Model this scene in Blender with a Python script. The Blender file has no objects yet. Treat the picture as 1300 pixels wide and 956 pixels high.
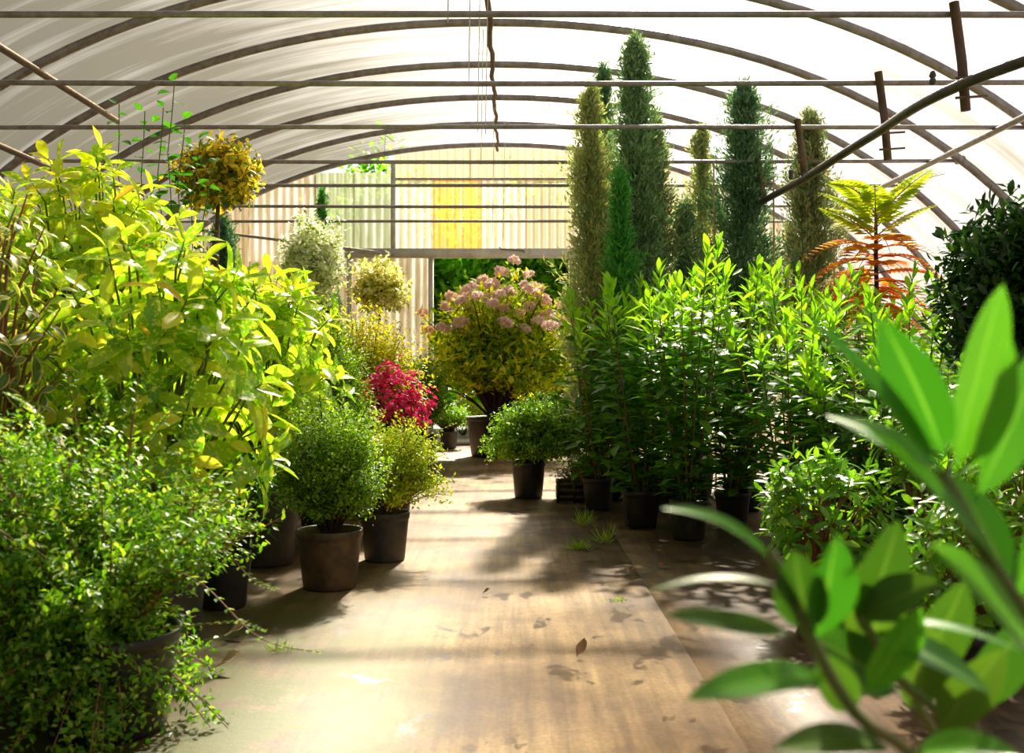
import bpy, bmesh, math, random
import numpy as np
from mathutils import Vector, Matrix, noise as mnoise

random.seed(7)
rng = np.random.default_rng(7)
scene = bpy.context.scene
C = scene.collection
PI = math.pi

# ------------------------------------------------------------------ camera
F = 1350.0                       # focal length in pixels of the 1300 x 956 frame
CAM_H = 1.0
cam_data = bpy.data.cameras.new('camera')
cam_data.sensor_fit = 'HORIZONTAL'
cam_data.sensor_width = 36.0
cam_data.lens = 36.0 * F / 1300.0
cam_data.shift_y = -8.0 / 1300.0
cam_data.clip_start = 0.05
cam_data.clip_end = 300
cam_data.dof.use_dof = True
cam_data.dof.focus_distance = 6.0
cam_data.dof.aperture_fstop = 4.5
cam = bpy.data.objects.new('camera', cam_data)
cam.location = (0, 0, CAM_H)
cam.rotation_euler = (PI / 2, 0, 0)
C.objects.link(cam)
scene.camera = cam

# ------------------------------------------------------------------ sky and sun
SUN_EL, SUN_AZ = math.radians(43), math.radians(12)     # azimuth measured from +Y (ahead) towards +X
world = bpy.data.worlds.new('world')
scene.world = world
world.use_nodes = True
wn = world.node_tree.nodes
wl = world.node_tree.links
for n in list(wn):
    wn.remove(n)
w_out = wn.new('ShaderNodeOutputWorld')
w_bg = wn.new('ShaderNodeBackground')
w_sky = wn.new('ShaderNodeTexSky')
w_sky.sky_type = 'NISHITA'
w_sky.sun_disc = False
w_sky.sun_elevation = SUN_EL
w_sky.sun_rotation = SUN_AZ
w_sky.air_density = 1.0
w_sky.dust_density = 4.5
w_sky.ozone_density = 0.6
w_bg.inputs['Strength'].default_value = 0.075
w_hs = wn.new('ShaderNodeHueSaturation')
w_hs.inputs['Saturation'].default_value = 0.35       # hazy, whitish sky
wl.new(w_sky.outputs[0], w_hs.inputs['Color'])
wl.new(w_hs.outputs[0], w_bg.inputs['Color'])
wl.new(w_bg.outputs[0], w_out.inputs['Surface'])

sun_data = bpy.data.lights.new('sun', 'SUN')
sun_data.energy = 11.0
sun_data.angle = math.radians(1.6)
sun_data.color = (1.0, 0.93, 0.80)
sun = bpy.data.objects.new('sun', sun_data)
sun_dir = Vector((math.sin(SUN_AZ) * math.cos(SUN_EL), math.cos(SUN_AZ) * math.cos(SUN_EL), math.sin(SUN_EL)))
sun.rotation_euler = sun_dir.to_track_quat('Z', 'Y').to_euler()
sun.location = (3, 25, 20)
C.objects.link(sun)

vs = scene.view_settings
vs.view_transform = 'Standard'
vs.look = 'None'
vs.exposure = 0.52
vs.gamma = 1.0
vs.use_curve_mapping = False


# ------------------------------------------------------------------ helpers
def P(px, py, d):
    """point of the place at distance d that the photograph shows at (px, py)"""
    return Vector(((px - 650.0) * d / F, d, CAM_H - (py - 470.0) * d / F))


def mesh_np(name, V, faces, mat=None, uv=None, smooth=True):
    """V (n,3); faces (m,k) array with equal k"""
    V = np.asarray(V, dtype=np.float32)
    faces = np.asarray(faces, dtype=np.int32)
    m, k = faces.shape
    me = bpy.data.meshes.new(name)
    me.vertices.add(len(V))
    me.vertices.foreach_set('co', V.ravel())
    me.loops.add(m * k)
    me.loops.foreach_set('vertex_index', faces.ravel())
    me.polygons.add(m)
    me.polygons.foreach_set('loop_start', np.arange(0, m * k, k, dtype=np.int32))
    me.polygons.foreach_set('loop_total', np.full(m, k, dtype=np.int32))
    if smooth:
        me.polygons.foreach_set('use_smooth', np.ones(m, dtype=bool))
    if uv is not None:
        ul = me.uv_layers.new(name='UVMap')
        uvv = np.asarray(uv, dtype=np.float32)[faces.ravel()]
        ul.data.foreach_set('uv', uvv.ravel())
    me.update(calc_edges=True)
    if mat:
        me.materials.append(mat)
    return me


def obj(name, me, parent=None, loc=(0, 0, 0), kind=None):
    o = bpy.data.objects.new(name, me)
    C.objects.link(o)
    if parent is not None:
        o.parent = parent
    o.location = loc
    if kind:
        o['kind'] = kind
    return o


def thing(name, label, cat, loc=(0, 0, 0), group=None):
    o = bpy.data.objects.new(name, None)
    o.empty_display_size = 0.1
    C.objects.link(o)
    o.location = loc
    o['label'] = label
    o['category'] = cat
    if group:
        o['group'] = group
    return o


def tag(o, label, cat, group=None):
    o['label'] = label
    o['category'] = cat
    if group:
        o['group'] = group
    return o


def structure(name, loc=(0, 0, 0), me=None):
    o = bpy.data.objects.new(name, me)
    C.objects.link(o)
    o.location = loc
    o['kind'] = 'structure'
    return o


class MB:
    """collects quads of one mesh"""
    def __init__(self):
        self.V, self.Q, self.n = [], [], 0

    def add(self, V, Q):
        V = np.asarray(V, dtype=np.float32)
        Q = np.asarray(Q, dtype=np.int32)
        self.V.append(V)
        self.Q.append(Q + self.n)
        self.n += len(V)

    def box(self, x0, x1, y0, y1, z0, z1):
        V = [(x, y, z) for x in (x0, x1) for y in (y0, y1) for z in (z0, z1)]
        Q = [(0, 1, 3, 2), (4, 6, 7, 5), (0, 4, 5, 1), (2, 3, 7, 6), (0, 2, 6, 4), (1, 5, 7, 3)]
        self.add(V, Q)

    def tube(self, pts, radii, sides=8, cap=True):
        pts = [Vector(p) for p in pts]
        n = len(pts)
        if not hasattr(radii, '__len__'):
            radii = [radii] * n
        V, Q = [], []
        prev = None
        for i, p in enumerate(pts):
            t = (pts[min(i + 1, n - 1)] - pts[max(i - 1, 0)])
            if t.length < 1e-9:
                t = Vector((0, 0, 1))
            t.normalize()
            if prev is None:
                a = Vector((0, 0, 1)) if abs(t.z) < 0.9 else Vector((1, 0, 0))
                u = t.cross(a).normalized()
            else:
                u = (prev - t * prev.dot(t))
                u = u.normalized() if u.length > 1e-6 else t.orthogonal().normalized()
            prev = u
            v = t.cross(u)
            for k in range(sides):
                an = 2 * PI * k / sides
                V.append(p + (u * math.cos(an) + v * math.sin(an)) * radii[i])
        for i in range(n - 1):
            for k in range(sides):
                k2 = (k + 1) % sides
                Q.append((i * sides + k, i * sides + k2, (i + 1) * sides + k2, (i + 1) * sides + k))
        if cap and sides >= 4:
            for base in (0, (n - 1) * sides):
                for k in range(1, sides - 2, 2):
                    Q.append((base, base + k, base + k + 1, base + k + 2) if sides - k > 2 else (base, base + k, base + k + 1, base))
        self.add([tuple(v) for v in V], Q)

    def lathe(self, prof, sides=28, cx=0, cy=0):
        V, Q = [], []
        for (r, z) in prof:
            for k in range(sides):
                a = 2 * PI * k / sides
                V.append((cx + r * math.cos(a), cy + r * math.sin(a), z))
        for i in range(len(prof) - 1):
            for k in range(sides):
                k2 = (k + 1) % sides
                Q.append((i * sides + k, i * sides + k2, (i + 1) * sides + k2, (i + 1) * sides + k))
        self.add(V, Q)

    def mesh(self, name, mat, smooth=True):
        return mesh_np(name, np.concatenate(self.V), np.concatenate(self.Q), mat, smooth=smooth)


# ------------------------------------------------------------------ materials
def new_mat(name):
    m = bpy.data.materials.new(name)
    m.use_nodes = True
    nt = m.node_tree
    for n in list(nt.nodes):
        nt.nodes.remove(n)
    out = nt.nodes.new('ShaderNodeOutputMaterial')
    return m, nt, out


def nd(nt, typ, **kw):
    n = nt.nodes.new(typ)
    for k, v in kw.items():
        setattr(n, k, v)
    return n


def ramp(nt, stops, interp='LINEAR'):
    r = nt.nodes.new('ShaderNodeValToRGB')
    r.color_ramp.interpolation = interp
    els = r.color_ramp.elements
    while len(els) < len(stops):
        els.new(0.5)
    for e, (p, c) in zip(els, stops):
        e.position = p
        e.color = (*c, 1) if len(c) == 3 else c
    return r


def mixc(nt, fac, a, b, blend='MIX'):
    m = nt.nodes.new('ShaderNodeMix')
    m.data_type = 'RGBA'
    m.blend_type = blend
    m.clamp_factor = True
    for sock, val in ((m.inputs[0], fac), (m.inputs[6], a), (m.inputs[7], b)):
        if isinstance(val, bpy.types.NodeSocket):
            nt.links.new(val, sock)
        elif hasattr(val, '__len__'):
            sock.default_value = (*val, 1) if len(val) == 3 else val
        else:
            sock.default_value = val
    return m.outputs[2]


def math_node(nt, op, a, b=None, clamp=False):
    m = nt.nodes.new('ShaderNodeMath')
    m.operation = op
    m.use_clamp = clamp
    for i, val in enumerate((a, b)):
        if val is None:
            continue
        if isinstance(val, bpy.types.NodeSocket):
            nt.links.new(val, m.inputs[i])
        else:
            m.inputs[i].default_value = val
    return m.outputs[0]


def noise_tex(nt, scale, detail=4, rough=0.55, vec=None, dist=0.0):
    n = nt.nodes.new('ShaderNodeTexNoise')
    n.inputs['Scale'].default_value = scale
    n.inputs['Detail'].default_value = detail
    n.inputs['Roughness'].default_value = rough
    n.inputs['Distortion'].default_value = dist
    if vec is not None:
        nt.links.new(vec, n.inputs['Vector'])
    return n.outputs['Fac']


def pbr(name, color, rough=0.5, metal=0.0, var=None, vscale=8.0, bump=0.0, bscale=40.0, spec=0.5):
    m, nt, out = new_mat(name)
    p = nd(nt, 'ShaderNodeBsdfPrincipled')
    p.inputs['Roughness'].default_value = rough
    p.inputs['Metallic'].default_value = metal
    p.inputs['Specular IOR Level'].default_value = spec
    tc = nd(nt, 'ShaderNodeTexCoord')
    if var is not None:
        f = noise_tex(nt, vscale, 6, 0.65, tc.outputs['Object'])
        r = ramp(nt, [(0.38, color), (0.66, var)])
        nt.links.new(f, r.inputs[0])
        nt.links.new(r.outputs[0], p.inputs['Base Color'])
    else:
        p.inputs['Base Color'].default_value = (*color, 1)
    if bump:
        f = noise_tex(nt, bscale, 4, 0.6, tc.outputs['Object'])
        b = nd(nt, 'ShaderNodeBump')
        b.inputs['Strength'].default_value = bump
        b.inputs['Distance'].default_value = 0.01
        nt.links.new(f, b.inputs['Height'])
        nt.links.new(b.outputs[0], p.inputs['Normal'])
    nt.links.new(p.outputs[0], out.inputs['Surface'])
    return m


def leaf_mat(name, stops, trans=0.42, rough=0.38, island=False, blotch=None, margin=None, rib=None,
             tboost=1.6, spec=0.5, tshift=(1.0, 1.0, 0.55)):
    """leaf: glossy upper side plus light passing through. stops: colour over a per-leaf random value."""
    m, nt, out = new_mat(name)
    if island:
        rnd = nd(nt, 'ShaderNodeNewGeometry').outputs['Random Per Island']
    else:
        rnd = nd(nt, 'ShaderNodeObjectInfo').outputs['Random']
    r = ramp(nt, stops)
    nt.links.new(rnd, r.inputs[0])
    col = r.outputs[0]
    uvn = None
    if blotch or margin or rib:
        uvn = nd(nt, 'ShaderNodeUVMap')
        sep = nd(nt, 'ShaderNodeSeparateXYZ')
        nt.links.new(uvn.outputs[0], sep.inputs[0])
        edge = math_node(nt, 'ABSOLUTE', math_node(nt, 'SUBTRACT', math_node(nt, 'MULTIPLY', sep.outputs[0], 2.0), 1.0))
    if blotch:                      # (colour, threshold, scale)
        tc = nd(nt, 'ShaderNodeTexCoord')
        add = nd(nt, 'ShaderNodeVectorMath', operation='ADD')
        nt.links.new(tc.outputs['Object'], add.inputs[0])
        comb = nd(nt, 'ShaderNodeCombineXYZ')
        nt.links.new(math_node(nt, 'MULTIPLY', rnd, 37.0), comb.inputs[0])
        nt.links.new(comb.outputs[0], add.inputs[1])
        f = noise_tex(nt, blotch[2], 3, 0.6, add.outputs[0])
        br = ramp(nt, [(blotch[1], (0, 0, 0)), (blotch[1] + 0.06, (1, 1, 1))])
        nt.links.new(f, br.inputs[0])
        col = mixc(nt, br.outputs[0], col, blotch[0])
    if margin:                      # (colour, start)
        tc2 = nd(nt, 'ShaderNodeTexCoord')
        wob = math_node(nt, 'MULTIPLY', noise_tex(nt, 60, 2, 0.5, tc2.outputs['Object']), 0.35)
        mr = ramp(nt, [(margin[1], (0, 0, 0)), (margin[1] + 0.1, (1, 1, 1))])
        nt.links.new(math_node(nt, 'ADD', edge, wob), mr.inputs[0])
        col = mixc(nt, mr.outputs[0], col, margin[0])
    if rib:
        rr = ramp(nt, [(0.0, (1, 1, 1)), (0.10, (0, 0, 0))])
        nt.links.new(edge, rr.inputs[0])
        col = mixc(nt, math_node(nt, 'MULTIPLY', rr.outputs[0], 0.6), col, rib)
    p = nd(nt, 'ShaderNodeBsdfPrincipled')
    p.inputs['Roughness'].default_value = rough
    p.inputs['Specular IOR Level'].default_value = spec
    nt.links.new(col, p.inputs['Base Color'])
    t = nd(nt, 'ShaderNodeBsdfTranslucent')
    tcol = mixc(nt, 1.0, col, tuple(tboost * x for x in tshift), 'MULTIPLY')
    nt.links.new(tcol, t.inputs['Color'])
    mx = nd(nt, 'ShaderNodeMixShader')
    mx.inputs[0].default_value = trans
    nt.links.new(p.outputs[0], mx.inputs[1])
    nt.links.new(t.outputs[0], mx.inputs[2])
    nt.links.new(mx.outputs[0], out.inputs['Surface'])
    return m


M = {}
M['pot'] = pbr('black_plastic', (0.012, 0.012, 0.013), 0.42, var=(0.035, 0.028, 0.022), vscale=9)
M['pot_brown'] = pbr('dusty_plastic', (0.05, 0.036, 0.026), 0.5, var=(0.16, 0.085, 0.04), vscale=11)
M['pot_grey'] = pbr('grey_plastic', (0.035, 0.032, 0.032), 0.48, var=(0.085, 0.07, 0.06), vscale=7)
M['soil'] = pbr('soil', (0.02, 0.012, 0.007), 0.95, var=(0.06, 0.035, 0.018), vscale=40, bump=0.6, bscale=90)
M['bark'] = pbr('bark', (0.09, 0.05, 0.028), 0.8, var=(0.2, 0.12, 0.06), vscale=30)
M['bark_dark'] = pbr('dark_bark', (0.03, 0.017, 0.01), 0.8, var=(0.09, 0.045, 0.025), vscale=30)
M['stem_green'] = pbr('green_stem', (0.10, 0.17, 0.03), 0.6, var=(0.18, 0.16, 0.05), vscale=20)
M['stem_red'] = pbr('reddish_stem', (0.20, 0.07, 0.03), 0.6, var=(0.30, 0.16, 0.06), vscale=20)
M['cane'] = pbr('bamboo_cane', (0.42, 0.27, 0.12), 0.6, var=(0.55, 0.40, 0.2), vscale=14)
M['steel'] = pbr('galvanised_steel', (0.40, 0.37, 0.38), 0.4, 0.35, var=(0.24, 0.20, 0.20), vscale=13, bump=0.15, bscale=50)
M['rust'] = pbr('rusted_steel', (0.19, 0.115, 0.085), 0.6, 0.35, var=(0.10, 0.065, 0.055), vscale=12, bump=0.2, bscale=60)
M['white_steel'] = pbr('white_painted_steel', (0.78, 0.75, 0.72), 0.5, var=(0.55, 0.50, 0.46), vscale=5)
M['hose'] = pbr('black_hose', (0.055, 0.042, 0.04), 0.42, var=(0.10, 0.075, 0.065), vscale=7)
M['string'] = pbr('pale_string', (0.75, 0.73, 0.68), 0.8)
M['dead'] = pbr('dead_leaf', (0.30, 0.13, 0.05), 0.7, var=(0.45, 0.27, 0.12), vscale=30)
M['dead_pale'] = pbr('pale_dead_leaf', (0.65, 0.50, 0.30), 0.7, var=(0.5, 0.34, 0.18), vscale=30)
M['dead_red'] = pbr('red_dead_leaf', (0.25, 0.05, 0.02), 0.6, var=(0.35, 0.1, 0.04), vscale=30)

# leaves that stand as single objects, and the same leaves joined
def leaf_pair(key, name, *a, **kw):
    M[key] = leaf_mat(name, *a, **kw)
    M[key + '_mass'] = leaf_mat(name + '_mass', *a, island=True, **kw)


leaf_pair('aucuba', 'spotted_laurel_leaf', [(0.0, (0.13, 0.33, 0.012)), (0.5, (0.26, 0.48, 0.015)), (1.0, (0.44, 0.60, 0.03))],
                       trans=0.45, rough=0.26, blotch=((0.78, 0.80, 0.09), 0.535, 42), tboost=1.8, rib=(0.5, 0.6, 0.12))
leaf_pair('aucuba_gold', 'golden_laurel_leaf', [(0.0, (0.30, 0.48, 0.02)), (0.6, (0.58, 0.66, 0.03)), (0.93, (0.78, 0.68, 0.05)), (1.0, (0.8, 0.42, 0.05))],
                            trans=0.48, rough=0.3, blotch=((0.85, 0.80, 0.16), 0.56, 36), rib=(0.6, 0.65, 0.15))
leaf_pair('elaeagnus', 'cream_edged_leaf', [(0.0, (0.06, 0.15, 0.02)), (0.6, (0.12, 0.24, 0.03)), (1.0, (0.22, 0.30, 0.05))],
                          trans=0.4, rough=0.35, margin=((0.80, 0.66, 0.16), 0.85), rib=(0.35, 0.42, 0.1))
leaf_pair('laurel', 'cherry_laurel_leaf', [(0.0, (0.035, 0.14, 0.01)), (0.6, (0.09, 0.27, 0.015)), (1.0, (0.19, 0.40, 0.025))],
                       trans=0.40, rough=0.33, rib=(0.12, 0.25, 0.04))
leaf_pair('laurel_young', 'young_cherry_laurel_leaf', [(0.0, (0.16, 0.42, 0.01)), (1.0, (0.34, 0.58, 0.02))],
                             trans=0.5, rough=0.3, rib=(0.4, 0.6, 0.1))
leaf_pair('climber', 'heart_leaf', [(0.0, (0.03, 0.17, 0.015)), (1.0, (0.08, 0.30, 0.02))], trans=0.45, rough=0.4)
leaf_pair('skimmia', 'oblong_evergreen_leaf', [(0.0, (0.06, 0.2, 0.01)), (0.6, (0.16, 0.38, 0.015)), (1.0, (0.32, 0.54, 0.02))],
                        trans=0.38, rough=0.28, rib=(0.2, 0.4, 0.06))
leaf_pair('azalea_leaf', 'narrow_evergreen_leaf', [(0.0, (0.05, 0.2, 0.012)), (1.0, (0.17, 0.42, 0.02))], trans=0.42, rough=0.32)
leaf_pair('bay', 'bay_leaf', [(0.0, (0.01, 0.045, 0.006)), (0.7, (0.025, 0.09, 0.01)), (1.0, (0.07, 0.18, 0.02))], trans=0.25, rough=0.28)
leaf_pair('near_leaf', 'near_laurel_leaf', [(0.0, (0.022, 0.13, 0.008)), (0.5, (0.05, 0.22, 0.01)), (1.0, (0.10, 0.33, 0.015))],
                          trans=0.42, rough=0.36, rib=(0.22, 0.5, 0.06))
leaf_pair('near_leaf_dark', 'near_laurel_leaf_dark', [(0.0, (0.02, 0.09, 0.008)), (1.0, (0.07, 0.15, 0.012))],
                               trans=0.35, rough=0.45, rib=(0.14, 0.24, 0.04))

# joined small foliage
def mass(name, stops, trans=0.42, rough=0.45, **kw):
    return leaf_mat(name, stops, trans, rough, island=True, **kw)


M['lonicera'] = mass('small_leaf_green', [(0.0, (0.05, 0.17, 0.006)), (0.5, (0.15, 0.35, 0.010)), (0.85, (0.34, 0.54, 0.02)), (1.0, (0.62, 0.68, 0.12))])
M['box'] = mass('box_leaf', [(0.0, (0.07, 0.19, 0.01)), (0.6, (0.20, 0.38, 0.015)), (1.0, (0.46, 0.56, 0.05))])
M['lime'] = mass('lime_leaf', [(0.0, (0.22, 0.36, 0.01)), (0.6, (0.45, 0.56, 0.015)), (1.0, (0.68, 0.66, 0.05))])
M['golden'] = mass('golden_leaf', [(0.0, (0.25, 0.32, 0.01)), (0.6, (0.56, 0.52, 0.02)), (1.0, (0.78, 0.68, 0.08))])
M['std_gold'] = mass('gold_green_leaf', [(0.0, (0.08, 0.14, 0.015)), (0.4, (0.26, 0.30, 0.03)), (0.55, (0.72, 0.54, 0.04)), (1.0, (0.95, 0.74, 0.10))])
M['std_white'] = mass('white_edged_leaf', [(0.0, (0.22, 0.32, 0.08)), (0.25, (0.45, 0.55, 0.2)), (0.4, (0.88, 0.90, 0.66)), (1.0, (0.95, 0.95, 0.85))], 0.5, tshift=(1, 1, 0.9), tboost=1.2)
M['std_cream'] = mass('cream_edged_small_leaf', [(0.0, (0.26, 0.32, 0.04)), (0.35, (0.52, 0.54, 0.08)), (0.5, (0.85, 0.80, 0.3)), (1.0, (0.95, 0.90, 0.55))], 0.5, tshift=(1, 1, 0.8), tboost=1.3)
M['cypress'] = mass('cypress_scale', [(0.0, (0.08, 0.19, 0.09)), (0.6, (0.20, 0.36, 0.18)), (1.0, (0.40, 0.52, 0.28))], 0.3, 0.6)
M['cypress_dark'] = mass('dark_cypress_scale', [(0.0, (0.05, 0.15, 0.08)), (0.6, (0.13, 0.28, 0.15)), (1.0, (0.28, 0.42, 0.24))], 0.3, 0.6)
M['cypress_pale'] = mass('pale_cypress_scale', [(0.0, (0.20, 0.31, 0.12)), (0.55, (0.42, 0.50, 0.22)), (0.85, (0.62, 0.58, 0.32)), (1.0, (0.70, 0.60, 0.38))], 0.35, 0.6)
M['cypress_brown'] = mass('browning_cypress_scale', [(0.0, (0.09, 0.18, 0.08)), (0.5, (0.22, 0.31, 0.13)), (0.8, (0.40, 0.38, 0.18)), (1.0, (0.40, 0.26, 0.12))], 0.3, 0.6)
M['cypress_bright'] = mass('bright_cypress_scale', [(0.0, (0.04, 0.26, 0.04)), (1.0, (0.15, 0.48, 0.08))], 0.35, 0.6)
M['blue_conifer'] = mass('blue_conifer_needle', [(0.0, (0.03, 0.13, 0.07)), (1.0, (0.13, 0.28, 0.16))], 0.3, 0.6)
M['rhodo'] = mass('rhododendron_leaf', [(0.0, (0.08, 0.22, 0.008)), (0.35, (0.30, 0.48, 0.012)), (0.65, (0.66, 0.70, 0.02)), (1.0, (0.85, 0.78, 0.05))], 0.5)
M['hedge'] = mass('hedge_leaf', [(0.0, (0.05, 0.2, 0.012)), (0.6, (0.2, 0.48, 0.03)), (1.0, (0.5, 0.72, 0.06))], 0.58)
M['heather'] = mass('heather_leaf', [(0.0, (0.16, 0.16, 0.02)), (0.6, (0.38, 0.30, 0.03)), (1.0, (0.6, 0.42, 0.06))])
M['pink_flower'] = mass('pale_pink_petal', [(0.0, (0.94, 0.66, 0.62)), (1.0, (0.98, 0.86, 0.80))], 0.4, 0.6, tshift=(1, 1, 1), tboost=1.0)
M['magenta'] = mass('magenta_petal', [(0.0, (0.62, 0.012, 0.075)), (1.0, (0.85, 0.05, 0.22))], 0.4, 0.5, tshift=(1, 1, 1), tboost=1.1)
M['red_flower'] = mass('red_petal', [(0.0, (0.65, 0.01, 0.03)), (1.0, (0.82, 0.05, 0.10))], 0.4, 0.5, tshift=(1, 1, 1), tboost=1.1)
M['frond_green'] = mass('frond_green_leaflet', [(0.0, (0.22, 0.34, 0.02)), (1.0, (0.48, 0.52, 0.03))], 0.45)
M['frond_orange'] = mass('frond_orange_leaflet', [(0.0, (0.55, 0.12, 0.02)), (0.6, (0.75, 0.26, 0.03)), (1.0, (0.8, 0.5, 0.05))], 0.45)
M['grass'] = mass('grass_blade', [(0.0, (0.18, 0.34, 0.02)), (1.0, (0.42, 0.55, 0.06))], 0.4)


def film_material():
    m, nt, out = new_mat('polythene_film')
    tc = nd(nt, 'ShaderNodeTexCoord')
    mp = nd(nt, 'ShaderNodeMapping')
    mp.inputs['Scale'].default_value = (0.22, 3.4, 0.22)
    nt.links.new(tc.outputs['Object'], mp.inputs[0])
    f = noise_tex(nt, 1.6, 6, 0.62, mp.outputs[0], 0.4)
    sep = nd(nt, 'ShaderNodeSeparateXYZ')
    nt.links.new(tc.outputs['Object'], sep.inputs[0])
    sh = nd(nt, 'ShaderNodeMapRange')              # dimmer light on the left slope painted in as browner film
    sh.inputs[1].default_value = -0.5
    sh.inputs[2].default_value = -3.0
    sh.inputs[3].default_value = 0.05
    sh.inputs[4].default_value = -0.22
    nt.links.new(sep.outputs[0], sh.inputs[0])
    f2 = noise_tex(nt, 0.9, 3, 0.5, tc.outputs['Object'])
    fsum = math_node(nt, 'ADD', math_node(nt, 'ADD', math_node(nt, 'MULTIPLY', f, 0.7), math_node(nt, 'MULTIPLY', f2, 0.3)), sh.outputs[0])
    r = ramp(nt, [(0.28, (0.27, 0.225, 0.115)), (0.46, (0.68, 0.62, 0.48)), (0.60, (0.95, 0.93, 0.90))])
    nt.links.new(fsum, r.inputs[0])
    col = r.outputs[0]
    tp = nd(nt, 'ShaderNodeBsdfTransparent')
    nt.links.new(mixc(nt, 0.25, col, (1, 1, 1)), tp.inputs[0])
    rf = nd(nt, 'ShaderNodeBsdfRefraction')
    rf.inputs['IOR'].default_value = 1.12
    rf.inputs['Roughness'].default_value = 0.5
    nt.links.new(col, rf.inputs[0])
    tl = nd(nt, 'ShaderNodeBsdfTranslucent')
    nt.links.new(col, tl.inputs[0])
    m1 = nd(nt, 'ShaderNodeMixShader')
    m1.inputs[0].default_value = 0.25
    nt.links.new(rf.outputs[0], m1.inputs[1])
    nt.links.new(tl.outputs[0], m1.inputs[2])
    m2 = nd(nt, 'ShaderNodeMixShader')
    m2.inputs[0].default_value = 0.30
    nt.links.new(tp.outputs[0], m2.inputs[1])
    nt.links.new(m1.outputs[0], m2.inputs[2])
    gl = nd(nt, 'ShaderNodeBsdfGlossy')
    gl.inputs['Roughness'].default_value = 0.3
    m3 = nd(nt, 'ShaderNodeMixShader')
    m3.inputs[0].default_value = 0.05
    nt.links.new(m2.outputs[0], m3.inputs[1])
    nt.links.new(gl.outputs[0], m3.inputs[2])
    nt.links.new(m3.outputs[0], out.inputs['Surface'])
    return m


def sheet_material(name, clean, dirt, amount, stain=None):
    """translucent corrugated plastic with dirt running down it"""
    m, nt, out = new_mat(name)
    tc = nd(nt, 'ShaderNodeTexCoord')
    mp = nd(nt, 'ShaderNodeMapping')
    mp.inputs['Scale'].default_value = (5.0, 1.0, 0.7)
    nt.links.new(tc.outputs['Object'], mp.inputs[0])
    f = noise_tex(nt, 1.9, 6, 0.65, mp.outputs[0])
    r = ramp(nt, [(amount - 0.12, dirt), (amount + 0.12, clean)])
    nt.links.new(f, r.inputs[0])
    col = r.outputs[0]
    # the grooves of the corrugation take the dirt colour
    sep = nd(nt, 'ShaderNodeSeparateXYZ')
    nt.links.new(tc.outputs['Object'], sep.inputs[0])
    gr = nd(nt, 'ShaderNodeMapRange')
    gr.inputs[1].default_value = -0.016
    gr.inputs[2].default_value = 0.016
    nt.links.new(sep.outputs[1], gr.inputs[0])
    gf = math_node(nt, 'MULTIPLY', gr.outputs[0], 0.85)
    col = mixc(nt, gf, col, dirt)
    if stain:
        f2 = noise_tex(nt, 1.3, 5, 0.6, mp.outputs[0])
        r2 = ramp(nt, [(0.42, (0, 0, 0)), (0.56, (1, 1, 1))])
        nt.links.new(f2, r2.inputs[0])
        col = mixc(nt, r2.outputs[0], col, stain)
    p = nd(nt, 'ShaderNodeBsdfPrincipled')
    p.inputs['Roughness'].default_value = 0.4
    nt.links.new(col, p.inputs['Base Color'])
    t = nd(nt, 'ShaderNodeBsdfTranslucent')
    nt.links.new(col, t.inputs[0])
    mx = nd(nt, 'ShaderNodeMixShader')
    mx.inputs[0].default_value = 0.6
    nt.links.new(p.outputs[0], mx.inputs[1])
    nt.links.new(t.outputs[0], mx.inputs[2])
    tp = nd(nt, 'ShaderNodeBsdfTransparent')
    nt.links.new(col, tp.inputs[0])
    mx2 = nd(nt, 'ShaderNodeMixShader')
    mx2.inputs[0].default_value = 0.42
    nt.links.new(mx.outputs[0], mx2.inputs[1])
    nt.links.new(tp.outputs[0], mx2.inputs[2])
    nt.links.new(mx2.outputs[0], out.inputs['Surface'])
    return m


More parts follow.
